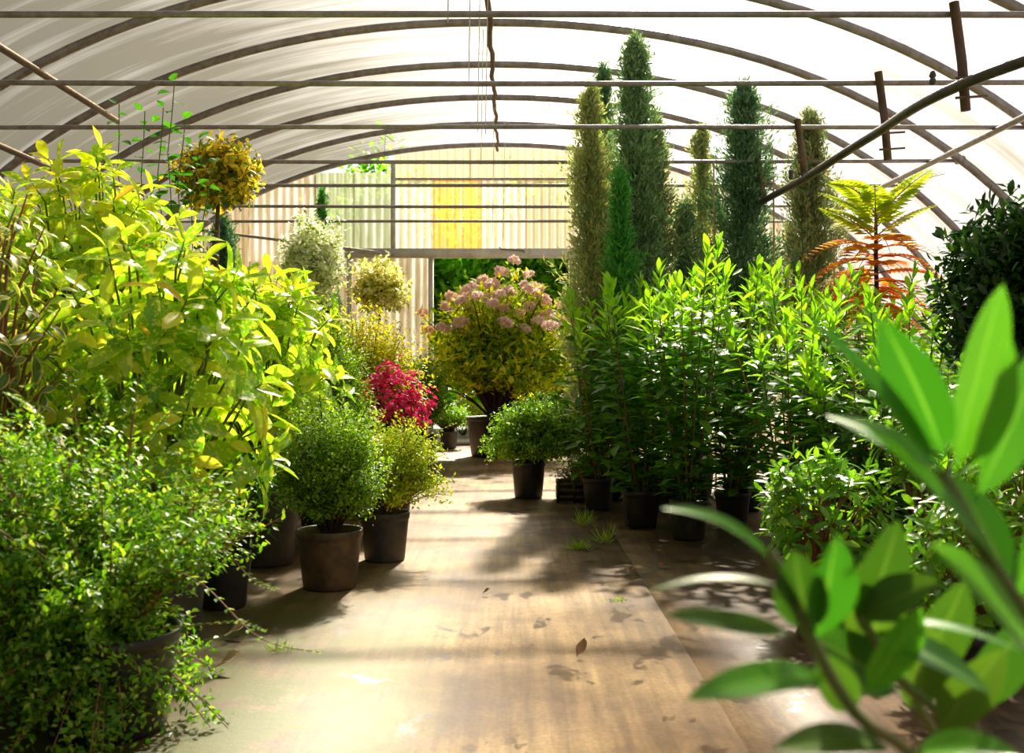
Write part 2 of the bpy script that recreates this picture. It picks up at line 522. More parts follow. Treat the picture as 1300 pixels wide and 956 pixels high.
def floor_material():
    m, nt, out = new_mat('trodden_ground_fabric')
    tc = nd(nt, 'ShaderNodeTexCoord')
    geo = nd(nt, 'ShaderNodeNewGeometry')
    pos = geo.outputs['Position']
    f1 = noise_tex(nt, 1.7, 8, 0.62, pos, 0.3)
    r1 = ramp(nt, [(0.32, (0.085, 0.045, 0.018)), (0.48, (0.20, 0.125, 0.055)), (0.66, (0.37, 0.26, 0.13))])
    nt.links.new(f1, r1.inputs[0])
    col = r1.outputs[0]
    # long scuff marks along the aisle
    mp = nd(nt, 'ShaderNodeMapping')
    mp.inputs['Scale'].default_value = (9.0, 0.5, 1.0)
    mp.inputs['Rotation'].default_value = (0, 0, 0.05)
    nt.links.new(pos, mp.inputs[0])
    f2 = noise_tex(nt, 2.0, 5, 0.6, mp.outputs[0])
    r2 = ramp(nt, [(0.40, (0.72, 0.68, 0.62)), (0.60, (1.18, 1.16, 1.12))])
    nt.links.new(f2, r2.inputs[0])
    col = mixc(nt, 1.0, col, r2.outputs[0], 'MULTIPLY')
    # fine grit
    f5 = noise_tex(nt, 60, 3, 0.7, pos)
    r5 = ramp(nt, [(0.35, (0.8, 0.78, 0.75)), (0.65, (1.12, 1.12, 1.12))])
    nt.links.new(f5, r5.inputs[0])
    col = mixc(nt, 1.0, col, r5.outputs[0], 'MULTIPLY')
    # green algae towards the front of the left-hand rows, darkened to paint in shade
    sep = nd(nt, 'ShaderNodeSeparateXYZ')
    nt.links.new(pos, sep.inputs[0])
    gx = nd(nt, 'ShaderNodeMapRange')
    gx.inputs[1].default_value = -0.15
    gx.inputs[2].default_value = -1.1
    nt.links.new(sep.outputs[0], gx.inputs[0])
    gy = nd(nt, 'ShaderNodeMapRange')
    gy.inputs[1].default_value = 5.2
    gy.inputs[2].default_value = 3.2
    nt.links.new(sep.outputs[1], gy.inputs[0])
    f3 = noise_tex(nt, 4.5, 6, 0.7, pos)
    r3 = ramp(nt, [(0.38, (0, 0, 0)), (0.56, (1, 1, 1))])
    nt.links.new(f3, r3.inputs[0])
    ga = math_node(nt, 'MULTIPLY', math_node(nt, 'MULTIPLY', gx.outputs[0], gy.outputs[0]), math_node(nt, 'MULTIPLY', r3.outputs[0], 2.2), True)
    col = mixc(nt, ga, col, (0.13, 0.145, 0.015))
    # pool of light down the aisle painted in by darkening both sides
    wa = nd(nt, 'ShaderNodeMapRange')
    wa.inputs[1].default_value = 0.45
    wa.inputs[2].default_value = 1.05
    ax = math_node(nt, 'ABSOLUTE', math_node(nt, 'ADD', sep.outputs[0], 0.03))
    nt.links.new(math_node(nt, 'ADD', ax, math_node(nt, 'MULTIPLY', f3, 0.3)), wa.inputs[0])
    col = mixc(nt, wa.outputs[0], col, mixc(nt, 1.0, col, (0.52, 0.46, 0.40), 'MULTIPLY'))
    # damp spots
    mp4 = nd(nt, 'ShaderNodeMapping')
    mp4.inputs['Scale'].default_value = (1.0, 0.6, 1.0)
    nt.links.new(pos, mp4.inputs[0])
    f4 = noise_tex(nt, 5.5, 6, 0.62, mp4.outputs[0], 0.3)
    wx = nd(nt, 'ShaderNodeMapRange')
    wx.inputs[1].default_value = -0.35
    wx.inputs[2].default_value = 0.7
    nt.links.new(sep.outputs[0], wx.inputs[0])
    thr = math_node(nt, 'ADD', f4, math_node(nt, 'MULTIPLY', wx.outputs[0], 0.06))
    r4 = ramp(nt, [(0.615, (0, 0, 0)), (0.645, (1, 1, 1))])
    nt.links.new(thr, r4.inputs[0])
    wet = r4.outputs[0]
    col = mixc(nt, math_node(nt, 'MULTIPLY', wet, 0.8), col, (0.06, 0.035, 0.016))
    p = nd(nt, 'ShaderNodeBsdfPrincipled')
    nt.links.new(col, p.inputs['Base Color'])
    rr = nd(nt, 'ShaderNodeMapRange')
    p.inputs['Specular IOR Level'].default_value = 0.35
    rr.inputs[3].default_value = 0.6
    rr.inputs[4].default_value = 0.42
    nt.links.new(wet, rr.inputs[0])
    nt.links.new(rr.outputs[0], p.inputs['Roughness'])
    b = nd(nt, 'ShaderNodeBump')
    b.inputs['Strength'].default_value = 0.35
    b.inputs['Distance'].default_value = 0.012
    hb = math_node(nt, 'ADD', math_node(nt, 'MULTIPLY', f5, 0.25), f1)
    nt.links.new(hb, b.inputs['Height'])
    nt.links.new(b.outputs[0], p.inputs['Normal'])
    nt.links.new(p.outputs[0], out.inputs['Surface'])
    return m


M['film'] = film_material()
M['floor'] = floor_material()
M['sheet'] = sheet_material('dirty_corrugated_plastic', (0.88, 0.83, 0.70), (0.34, 0.24, 0.11), 0.46)
M['sheet_clean'] = sheet_material('pale_corrugated_plastic', (0.96, 0.93, 0.84), (0.62, 0.50, 0.28), 0.38)
M['sheet_stained'] = sheet_material('stained_corrugated_plastic', (0.95, 0.88, 0.66), (0.66, 0.42, 0.12), 0.44, stain=(0.90, 0.58, 0.12))
M['sheet_green'] = sheet_material('mossy_corrugated_plastic', (0.80, 0.82, 0.68), (0.36, 0.38, 0.20), 0.47)
M['gravel'] = pbr('pale_gravel', (0.34, 0.31, 0.26), 0.9, var=(0.6, 0.57, 0.5), vscale=30, bump=0.5, bscale=80)

# ------------------------------------------------------------------ the setting
S = F / 1072.0                                   # spacing of the roof hoops
def dist(i):
    return (4.28 + i) * S
WALL_Y = dist(7)                                  # the far end wall
X0, HA, HB, HN = -0.19, 5.5, 4.0, 2.12            # cross-section of the tunnel


def hoop_z(x, a=HA, b=HB):
    t = min(1.0, abs(x - X0) / a)
    return b * (1 - t ** HN) ** (1 / HN)


def hoop_pt(th, a=HA, b=HB):
    c, s = math.cos(th), math.sin(th)
    return (X0 + a * math.copysign(abs(c) ** (2 / HN), c), b * abs(s) ** (2 / HN))


def grid_mesh(name, pts, mat):
    """pts[i][j] -> quad surface"""
    nu, nv = len(pts), len(pts[0])
    V = [p for row in pts for p in row]
    Q = [(i * nv + j, (i + 1) * nv + j, (i + 1) * nv + j + 1, i * nv + j + 1) for i in range(nu - 1) for j in range(nv - 1)]
    return mesh_np(name, V, Q, mat)


# ground outside, floor inside with its overlapping sheets of ground fabric
mb = MB(); mb.box(-60, 60, -40, 80, -0.25, -0.03)
structure('ground', me=mb.mesh('ground', M['gravel'], False))
mb = MB(); mb.box(-5.7, 5.3, -8, WALL_Y + 0.25, -0.2, -0.006)
floor = structure('floor', me=mb.mesh('floor', M['floor'], False))
for k, (xa, xb, ya, yb, rot) in enumerate(((-2.6, 0.62, -6, 14.2, 0.0), (0.58, 1.22, -6, 14.2, 0.0), (1.18, 2.6, -6, 14.2, 0.0))):
    mb = MB(); mb.box(xa, xb, ya, yb, -0.0105, 0.0 - 0.004 * k)
    o = obj('fabric_sheet', mb.mesh('fabric_sheet', M['floor'], False), floor)
    o.rotation_euler = (0, 0, rot)

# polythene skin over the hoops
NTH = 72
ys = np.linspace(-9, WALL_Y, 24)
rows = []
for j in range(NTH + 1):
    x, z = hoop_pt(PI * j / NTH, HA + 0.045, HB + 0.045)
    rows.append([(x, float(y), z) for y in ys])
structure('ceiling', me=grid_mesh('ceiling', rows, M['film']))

# hoops with tie bars
ORD = ('nearest', 'second nearest', 'third nearest', 'fourth nearest', 'fifth nearest', 'sixth nearest', 'seventh nearest')
DROP = {0: (2.27, 0.50), 1: (2.32, 0.50), 2: (2.15, 0.42), 3: (2.14, 0.38)}
frames = []
TIE_Z = 2.815
for i in range(8):
    y = dist(i)
    if i == 7:
        t = thing('roof_frame', 'grey steel roof hoop against the corrugated end wall', 'roof frame', (0, y - 0.06, 0), 'roof frames')
    else:
        t = thing('roof_frame', 'grey steel roof hoop with horizontal tie bar, ' + ORD[i] + ' to the camera', 'roof frame', (0, y, 0), 'roof frames')
    frames.append(t)
    pts = []
    for j in range(61):
        x, z = hoop_pt(PI * j / 60)
        pts.append((x, 0, z))
    mb = MB(); mb.tube(pts, 0.035, 10)
    obj('hoop', mb.mesh('hoop', M['steel']), t)
    if i < 7:
        hx = HA * (1 - (TIE_Z / HB) ** HN) ** (1 / HN)
        npt = 13
        sag = [0.012 * math.sin(PI * q / (npt - 1)) * (1 if i % 2 else -0.4) for q in range(npt)]
        pts = [(X0 - hx + 2 * hx * q / (npt - 1), 0.045, TIE_Z - sag[q]) for q in range(npt)]
        mb = MB(); mb.tube(pts, 0.0175, 8)
        obj('tie_bar', mb.mesh('tie_bar', M['steel']), t)
        for s in (0, npt - 1):
            mb = MB(); mb.tube([(pts[s][0], -0.04, TIE_Z), (pts[s][0], 0.075, TIE_Z)], 0.03, 8)
            obj('bracket', mb.mesh('bracket', M['steel']), t)
    if i in DROP:
        x, L = DROP[i]
        mb = MB(); mb.tube([(x - 0.03, 0.0, TIE_Z + 0.05), (x + 0.01, 0.0, TIE_Z - L * 0.5), (x + 0.03, 0.0, TIE_Z - L)], 0.026, 8)
        dp = obj('drop_post', mb.mesh('drop_post', M['rust']), t)
        for zz in (0.16, 0.06):
            mb = MB(); mb.tube([(x - 0.03, -0.02, TIE_Z - L + zz), (x + 0.13, -0.02, TIE_Z - L + zz + 0.01)], 0.007, 6)
            obj('bolt', mb.mesh('bolt', M['rust']), dp)

# pipes running lengthwise
def purlin(label, x, z, y0, y1, r=0.026, mat='steel'):
    mb = MB()
    n = 10
    mb.tube([(x, y0 + (y1 - y0) * q / n, z) for q in range(n + 1)], r, 8)
    me = mb.mesh('purlin_pipe', M[mat])
    tag(obj('purlin_pipe', me), label, 'pipe', 'lengthwise pipes of the roof')


purlin('rusty pipe running lengthwise under the film above the golden laurels', -3.44, 3.17, 3.6, dist(3) + 0.1, 0.027, 'rust')
purlin('low dark pipe running lengthwise at the far left edge under the film', -3.95, 2.73, 4.0, dist(3) + 0.1, 0.027, 'rust')
purlin('grey side pipe joining the hoops above the orange fronded plant', 3.62, 2.79, 4.0, dist(6), 0.026, 'steel')

mb = MB()
pts = []
for q in range(34):
    y = 6.3 + (WALL_Y - 6.4) * q / 33
    pts.append((X0 + 0.010 * math.sin(q * 1.3) + 0.006 * math.sin(q * 3.1), y, 3.925 + 0.012 * math.sin(q * 0.9)))
mb.tube(pts, [0.026 - 0.007 * q / 33 for q in range(34)], 8)
tag(obj('ridge_pole', mb.mesh('ridge_pole', M['bark'])), 'crooked wooden pole running along the ridge of the roof', 'pole')

# thin strings hanging from the ridge
for k, (px, d, z1) in enumerate(((571, 5.5, 2.8), (597, 6.7, 2.8), (608, 8.0, 2.80), (618, 8.1, 2.80), (612, 9.3, 2.8), (626, 11.8, 2.45), (640, 12.6, 2.55))):
    x = (px - 650) * d / F
    mb = MB(); mb.tube([(x + 0.01, d, hoop_z(x) - 0.02), (x, d, z1 + 0.6), (x - 0.01, d, z1)], 0.0035, 5)
    names = ['second bar', 'third bar', 'fourth bar', 'fifth bar', 'sixth bar', 'seventh bar', 'wall']
    lab = ('short pale string hanging beside the top edge of the picture', 'long pale string hanging to the second nearest tie bar',
           'pale string hanging to the third nearest tie bar', 'slack pale string close beside the ridge pole', 'pale string hanging to the fourth nearest tie bar',
           'long thin string hanging before the stained sheet', 'thin string hanging just above the doorway')[k]
    tag(obj('hanging_string', mb.mesh('hanging_string', M['string'])), lab, 'string', 'strings under the ridge')

# ------------------------------------------------------------------ end wall
wall = structure('wall_back', (0, WALL_Y, 0))
wall['label'] = 'end wall of translucent corrugated sheets with a doorway'
PER = 0.105


def sheet(xa, xb, z0, z1, mat, yo=0.0, clip=True):
    n = max(6, int(round((xb - xa) / PER * 8)))
    xs = np.linspace(xa, xb, n + 1)
    V, Q = [], []
    cols = []
    nz = 5
    for x in xs:
        top = min(z1, hoop_z(x) - 0.02) if clip else z1
        if top <= z0 + 0.02:
            top = z0 + 0.005
        off = 0.019 * math.cos(2 * PI * x / PER)
        V += [(x, yo + off, z0 + (top - z0) * k / nz) for k in range(nz + 1)]
    m = nz + 1
    for i in range(n):
        for k in range(nz):
            Q.append((i * m + k, (i + 1) * m + k, (i + 1) * m + k + 1, i * m + k + 1))
    me = mesh_np('corrugated_sheet', V, Q, M[mat])
    return obj('corrugated_sheet', me, wall)


for (a_, b_, z0_, z1_, mt, yo) in (
        (-5.4, -4.4, 0, 9, 'sheet', 0), (-4.42, -3.5, 0, 9, 'sheet', 0.02), (-3.52, -2.62, 2.45, 9, 'sheet', 0), (-2.64, -2.1, 2.45, 3.64, 'sheet_green', 0.02),
        (-2.12, -1.58, 2.45, 3.64, 'sheet_green', 0.0), (-3.52, -2.14, 0, 2.47, 'sheet', 0.03), (-2.16, -1.09, 0, 2.5, 'sheet', 0.0),
        (-1.58, -1.03, 2.5, 3.55, 'sheet_clean', 0), (-1.05, -0.40, 2.5, 3.55, 'sheet_stained', 0.02), (-0.42, 0.2, 2.5, 3.55, 'sheet_clean', 0), (0.18, 0.82, 2.5, 3.55, 'sheet_clean', 0.02),
        (-1.58, -0.55, 3.53, 9, 'sheet_clean', 0.035), (-0.57, 0.82, 3.53, 9, 'sheet_clean', 0.05),
        (0.80, 1.75, 0, 9, 'sheet_clean', 0.0), (1.73, 2.7, 0, 9, 'sheet_clean', 0.02), (2.68, 3.7, 0, 9, 'sheet', 0), (3.68, 5.0, 0, 9, 'sheet', 0.02)):
    sheet(a_, b_, z0_, z1_, mt, yo)
for nm, bxs in (('header_beam', (-2.22, 0.92, -0.11, -0.035, 2.49, 2.615)), ('door_post', (-1.11, -1.05, -0.10, 0.03, 0, 2.49)),
                ('door_post', (0.76, 0.84, -0.10, 0.03, 0, 2.49)), ('wall_post', (-2.19, -2.13, -0.10, -0.03, 0, 2.49)), ('wall_post', (-1.61, -1.55, -0.09, -0.03, 2.615, 3.78)),
                ('wall_post', (1.9, 1.96, -0.09, -0.03, 0, 3.7))):
    mb = MB(); mb.box(*bxs)
    o = obj(nm, mb.mesh(nm, M['white_steel'], False), wall)
mb = MB(); mb.tube([(-1.56, -0.05, 3.545), (0.85, -0.05, 3.545)], 0.02, 8)
obj('rail', mb.mesh('rail', M['steel']), wall)
mb = MB(); mb.tube([(-4.2, -0.16, 2.86), (-3.0, -0.16, 2.71), (-1.55, -0.14, 2.53)], 0.02, 8)
obj('brace', mb.mesh('brace', M['steel']), wall)
mb = MB(); mb.tube([(-0.17, -0.13, 2.63), (-0.14, -0.13, 2.60), (0.16, -0.13, 2.585), (0.16, -0.13, 2.55)], 0.009, 6)
obj('latch_rod', mb.mesh('latch_rod', M['rust']), wall)
mb = MB(); mb.box(-1.08, 0.78, -0.1, 0.35, -0.02, 0.015)
obj('threshold', mb.mesh('threshold', M['floor'], False), wall)

# irrigation hose slung under the drop posts
hp = [(3.6, 3.3, 2.76), (3.05, 4.2, 2.58)]
for i, (px, py) in ((0, (1224, 106)), (1, (1108, 172)), (2, (1022, 226)), (3, (968, 256))):
    y = dist(i) - 0.06
    hp.append(tuple(P(px, py, y)))
hp.append(tuple(P(942, 275, dist(3) + 0.7)))
hp.append(tuple(P(920, 300, dist(3) + 1.1)))


def smooth_path(pts, sub=8):
    pts = [Vector(p) for p in pts]
    out = []
    n = len(pts)
    for i in range(n - 1):
        p0, p1, p2, p3 = pts[max(i - 1, 0)], pts[i], pts[i + 1], pts[min(i + 2, n - 1)]
        for k in range(sub):
            t = k / sub
            out.append(0.5 * ((2 * p1) + (p2 - p0) * t + (2 * p0 - 5 * p1 + 4 * p2 - p3) * t * t + (3 * p1 - p0 - 3 * p2 + p3) * t ** 3))
    out.append(pts[-1])
    return out


hose = thing('irrigation_hose', 'thick black irrigation hose slung in a curve under the drop posts', 'hose', (0, 0, 0))
mb = MB(); mb.tube(smooth_path(hp), 0.028, 12)
obj('hose_pipe', mb.mesh('hose_pipe', M['hose']), hose)
for (px, py, i) in ((1184, 108, 0.35), (1004, 228, 2.25)):
    c = P(px, py, dist(i))
    mb = MB(); mb.lathe([(0.004, 0.0), (0.018, 0.004), (0.018, 0.03), (0.011, 0.036), (0.02, 0.05), (0.012, 0.075), (0.003, 0.08)], 10)
    obj('spray_nozzle', mb.mesh('spray_nozzle', M['hose']), hose, c)


# ------------------------------------------------------------------ leaves
LEAF_DATA = {}


def leaf_mesh(name, L, W, mat, rows=6, cols=2, droop=0.2, fold=0.25, wave=0.04, skew=1.0, power=0.75, seed=0, stalk=0.06):
    """blade along +X, upper side +Z, base at origin; V-folded, drooping, with UV u across and v along"""
    r = random.Random(seed)
    V, UV, Q = [], [], []
    side = r.uniform(-0.12, 0.12)
    nc = cols * 2 + 1
    for i in range(rows + 1):
        t = i / rows
        ts = max(0.0, (t - stalk) / (1 - stalk))
        w = W * 0.5 * (4 * (ts ** skew) * (1 - ts ** skew)) ** power if 0 < ts < 1 else 0.0
        w = max(w, W * 0.018)
        ang = droop * t
        x = L * (math.sin(max(1e-4, ang)) / max(1e-4, ang)) * t if droop else L * t
        zc = -L * droop * 0.5 * t * t
        yc = side * L * t * t
        wv = wave * W * math.sin(t * 9 + seed)
        for j in range(nc):
            u = -1 + 2 * j / (nc - 1)
            V.append((x, yc + u * w, zc + fold * abs(u) * w + wv * abs(u) * (1 if u > 0 else -0.6)))
            UV.append(((u + 1) / 2, t))
    for i in range(rows):
        for j in range(nc - 1):
            Q.append((i * nc + j, (i + 1) * nc + j, (i + 1) * nc + j + 1, i * nc + j + 1))
    me = mesh_np(name, V, Q, mat, uv=UV)
    LEAF_DATA[me.name] = (np.array(V), np.array(Q), np.array(UV))
    return me


def leaf_set(name, L, W, mat, n=5, droop=(0.1, 0.8), fold=(0.1, 0.4), **kw):
    return [leaf_mesh(name, L * random.uniform(0.9, 1.1), W * random.uniform(0.88, 1.12), mat,
                      droop=random.uniform(*droop), fold=random.uniform(*fold), seed=k, **kw) for k in range(n)]


def basis(d, n):
    x = d.normalized()
    z = n - x * n.dot(x)
    if z.length < 1e-4:
        z = x.orthogonal()
    z.normalize()
    y = z.cross(x)
    return Matrix(((x.x, y.x, z.x), (x.y, y.y, z.y), (x.z, y.z, z.z)))


def put_leaf(parent, me, pos, d, n, sc=1.0, name='leaf'):
    o = bpy.data.objects.new(name, me)
    C.objects.link(o)
    o.parent = parent
    m3 = basis(d, n) * sc
    m4 = m3.to_4x4()
    m4.translation = pos
    o.matrix_basis = m4
    return o


UPV = Vector((0, 0, 1))


def mass_leaves(parent, items, mat, name='foliage'):
    """further leaves of a plant as one mass; items: (mesh, pos, dir, normal, scale)"""
    VV, QQ, UU, n0 = [], [], [], 0
    for (me, pos, d, n, sc) in items:
        V, Q, UV = LEAF_DATA[me.name]
        B = np.array(basis(d, n)) * sc
        VV.append(V @ B.T + np.array(pos))
        QQ.append(Q + n0)
        UU.append(UV)
        n0 += len(V)
    if not VV:
        return
    obj(name, mesh_np(name, np.concatenate(VV), np.concatenate(QQ), mat, uv=np.concatenate(UU)), parent, kind='stuff')


def plant_leaves(t, items, cap=290):
    """the leaves that show largest are objects, the rest one mass for each leaf colour; items: (mesh, pos, dir, normal, scale, material key)"""
    ox, oy = t.location.x, t.location.y
    def key(it):
        w = Vector((it[1].x + ox, it[1].y + oy, it[1].z - CAM_H))
        return w.length
    items = sorted(items, key=key)
    for it in items[:cap]:
        put_leaf(t, *it[:5])
    rest = {}
    for it in items[cap:]:
        rest.setdefault(it[5], []).append(it[:5])
    for k, v in rest.items():
        mass_leaves(t, v, M[k + '_mass'])


def pot(parent, r, h, mat='pot', taper=0.80, square=False, rim=0.03, soil=True, sides=28):
    mb = MB()
    rb = r * taper
    n = 4 if square else sides
    k = math.sqrt(2) if square else 1.0
    mb.lathe([(0.001, 0.0), (rb * k * 0.96, 0.0), (rb * k, 0.012), (r * k * 0.955, h - rim * 1.4)], n)
    body = mb.mesh('pot', M[mat], not square)
    o = obj('pot', body, parent)
    mb = MB()
    mb.lathe([(r * k * 0.955, h - rim * 1.4), (r * k, h - rim), (r * k * 1.01, h - 0.004), (r * k * 0.99, h), (r * k * 0.94, h - 0.003), (r * k * 0.90, h - 0.06)], n)
    rimo = obj('rim', mb.mesh('rim', M[mat], not square), o)
    if square:
        o.rotation_euler = (0, 0, PI / 4 + 0.1)
    if soil:
        mb = MB(); mb.lathe([(0.001, h - 0.03), (r * 0.5, h - 0.034), (r * 0.92 * (1.0 if not square else 1.25), h - 0.05)], n)
        s = obj('soil', mb.mesh('soil', M['soil']), parent)
        if square:
            s.rotation_euler = (0, 0, PI / 4 + 0.1)
    return o


def rand_dir(zmin=-1.0, zmax=1.0):
    z = random.uniform(zmin, zmax)
    a = random.uniform(0, 2 * PI)
    r = math.sqrt(max(0, 1 - z * z))
    return Vector((r * math.cos(a), r * math.sin(a), z))


def rosette_shrub(t, zc, radii, tips, per, leaves, young=None, base=(0, 0, 0.2), stem_mat='stem_green', young_frac=0.25,
                  inner=0.5, zmin=-0.55, spacing=0.022, leaf_scale=(0.75, 1.15), lift=0.75, centre=(0, 0), droopy=0.0, cap=290, stem_r=0.006, cull=None, keys=('aucuba', 'aucuba_gold')):
    """shrub whose branch ends carry whorls of large leaves, every leaf an object"""
    mb = MB()
    b = Vector(base)
    items = []
    cands = []
    for k in range(tips):
        d = rand_dir(zmin, 1.0)
        f = inner + (1 - inner) * random.random() ** 0.45
        p = Vector((centre[0] + d.x * radii[0] * f, centre[1] + d.y * radii[1] * f, zc + d.z * radii[2] * f))
        if cull and cull(p):
            continue
        cands.append((p, d, f))
    for (p, d, f) in cands:
        sd = (Vector((d.x, d.y, d.z * 0.6)) * 0.65 + UPV * lift + rand_dir() * 0.22).normalized()
        back = p - sd * spacing * per
        mid = b.lerp(back, 0.55) + Vector((0, 0, 0.04)) + rand_dir() * 0.03
        mb.tube([b + Vector((d.x, d.y, 0)) * 0.03, mid, back, p], [stem_r * 1.4, stem_r, stem_r * 0.8, stem_r * 0.4], 5, cap=False)
        ph = random.uniform(0, 6.28)
        u = sd.orthogonal().normalized()
        v = sd.cross(u)
        for q in range(per):
            s = q / max(1, per - 1)                  # 0 outer (old) .. 1 the growing tip
            a = ph + q * 2.39996
            rad = u * math.cos(a) + v * math.sin(a)
            el = math.radians(-8 - droopy * 30 + 68 * s ** 1.5 + random.uniform(-14, 14))
            ld = rad * math.cos(el) + sd * math.sin(el)
            ld.z -= 0.12 * (1 - s)
            nrm = sd * math.cos(el) - rad * math.sin(el) + rand_dir() * 0.22
            pos = back + sd * (spacing * per * (s ** 0.9))
            sc = random.uniform(*leaf_scale) * (1.0 - 0.35 * s)
            ms = young if (young and random.random() < young_frac * (0.4 + 1.2 * s)) else leaves
            items.append((random.choice(ms), pos, ld, nrm, sc, keys[1] if ms is young else keys[0]))
    plant_leaves(t, items, cap)
    obj('branches', mb.mesh('branches', M[stem_mat]), t)


# small-leaf foliage as one mesh
def quads_leaves(name, pos, d, n, L, W, mat, fold=0.18):
    """rhombic folded leaves from arrays"""
    d = d / np.linalg.norm(d, axis=1, keepdims=True)
    n = n - d * np.sum(n * d, axis=1, keepdims=True)
    n = n / np.maximum(1e-6, np.linalg.norm(n, axis=1, keepdims=True))
    s = np.cross(n, d)
    L = L[:, None]; W = W[:, None]
    a = pos
    b = pos + d * L * 0.5 + s * W * 0.5 + n * W * fold
    c = pos + d * L
    e = pos + d * L * 0.5 - s * W * 0.5 + n * W * fold
    V = np.stack([a, e, c, b], axis=1).reshape(-1, 3)
    N = len(pos)
    idx = np.arange(N)[:, None] * 4
    tri1 = idx + np.array([[0, 1, 2]])
    tri2 = idx + np.array([[0, 2, 3]])
    Fc = np.concatenate([tri1, tri2], axis=1).reshape(-1, 3)
    return mesh_np(name, V, Fc, mat, smooth=False)


def rdirs(n, zmin=-1, zmax=1):
    z = rng.uniform(zmin, zmax, n)
    a = rng.uniform(0, 2 * PI, n)
    r = np.sqrt(np.maximum(0, 1 - z * z))
    return np.stack([r * np.cos(a), r * np.sin(a), z], axis=1)


def twig_bush(t, zc, radii, twigs, per, leafL, leafW, mat, base=(0, 0, 0.2), zmin=-0.7, inner=0.35, long_frac=0.12, long_by=1.3,
              lump=0.22, twig_mat='bark_dark', twig_show=120, centre=(0, 0), up=0.35, jitter=0.02, twig_r=0.0022, droop=0.0, name='foliage', tip_only=0.0, skirt=0.0):
    """bush of fine twigs with opposite small leaves; foliage is one mass"""
    D = rdirs(twigs, zmin, 1.0)
    if skirt:                       # keep the lower half as wide as the waist
        low = D[:, 2] < 0
        rr = np.linalg.norm(D[:, :2], axis=1)
        D[low, :2] *= (skirt / np.maximum(0.05, rr[low]))[:, None]
    lumpv = np.array([mnoise.noise(Vector((float(d[0]) * 2.2 + zc * 7 + radii[0] * 31, float(d[1]) * 2.2, float(d[2]) * 2.2))) for d in D])
    f = (inner + (1 - inner) * rng.random(twigs) ** 0.4) * (1 + lump * 1.6 * lumpv)
    lng = rng.random(twigs) < long_frac
    f[lng] = rng.uniform(1.0, long_by, lng.sum())
    R = np.array(radii)
    E = D * R * f[:, None] + np.array([centre[0], centre[1], zc])
    E[:, 2] -= droop * f ** 2 * (D[:, 0] ** 2 + D[:, 1] ** 2)
    B = np.array(base)[None, :] + np.stack([D[:, 0], D[:, 1], np.zeros(twigs)], axis=1) * 0.02
    ctrl = B * 0.45 + E * 0.55 + np.array([0, 0, 1.0]) * (up * R[2])
    s = tip_only + (1 - tip_only) * (0.35 + 0.65 * rng.random((twigs, per)))
    if tip_only:
        s = np.clip(s, 0, 1)
    s3 = s[:, :, None]
    pos = (1 - s3) ** 2 * B[:, None] + 2 * s3 * (1 - s3) * ctrl[:, None] + s3 ** 2 * E[:, None]
    tan = 2 * (1 - s3) * (ctrl - B)[:, None] + 2 * s3 * (E - ctrl)[:, None]
    tan = tan / np.linalg.norm(tan, axis=2, keepdims=True)
    N = twigs * per
    pos = pos.reshape(-1, 3) + rng.normal(0, jitter, (N, 3))
    tan = tan.reshape(-1, 3)
    side = np.cross(tan, rdirs(N))
    side /= np.maximum(1e-6, np.linalg.norm(side, axis=1, keepdims=True))
    d = tan * 0.55 + side * 0.9
    nrm = np.array([[0, 0, 1.0]]) * 0.9 + rdirs(N) * 0.7 + tan * 0.3
    keep = pos[:, 2] > 0.015
    L = leafL * rng.uniform(0.6, 1.25, N)
    me = quads_leaves(name, pos[keep], d[keep], nrm[keep], L[keep], (L * leafW / leafL)[keep], M[mat])
    o = obj(name, me, t, kind='stuff')
    mb = MB()
    for k in range(min(twig_show, twigs)):
        b, c, e = Vector(B[k]), Vector(ctrl[k]), Vector(E[k])
        pts = [(1 - q) ** 2 * b + 2 * q * (1 - q) * c + q * q * e for q in (0, 0.25, 0.5, 0.75, 1.0)]
        mb.tube(pts, [twig_r * 2.2, twig_r * 1.6, twig_r * 1.2, twig_r, twig_r * 0.5], 4, cap=False)
    obj('twigs', mb.mesh('twigs', M[twig_mat]), t, kind='stuff')
    return o, E, D


def sprig(t, pts, n, leafL, mat):
    """one long arching shoot with paired small leaves, relative to the plant"""
    path = smooth_path([Vector(p) - Vector((t.location.x, t.location.y, 0)) for p in pts], 6)
    mbx = MB(); mbx.tube(path, [0.003 - 0.002 * i / (len(path) - 1) for i in range(len(path))], 5, cap=False)
    o = obj('shoot', mbx.mesh('shoot', M['stem_red']), t)
    pos, d, nr = [], [], []
    for q in range(n):
        f = 0.15 + 0.85 * q / (n - 1)
        i = min(len(path) - 2, int(f * (len(path) - 1)))
        p = path[i].lerp(path[i + 1], f * (len(path) - 1) - i)
        tn = (path[i + 1] - path[i]).normalized()
        sd = tn.cross(UPV).normalized()
        for sg in (-1, 1):
            pos.append(tuple(p)); d.append(tuple(tn * 0.6 + sd * sg)); nr.append(tuple(UPV + rand_dir() * 0.3 - tn * 0.2))
    L = leafL * (1.1 - 0.5 * np.repeat(np.arange(n) / n, 2))
    obj('leaflets', quads_leaves('leaflets', np.array(pos), np.array(d), np.array(nr), L, L * 0.5, M[mat]), o, kind='stuff')


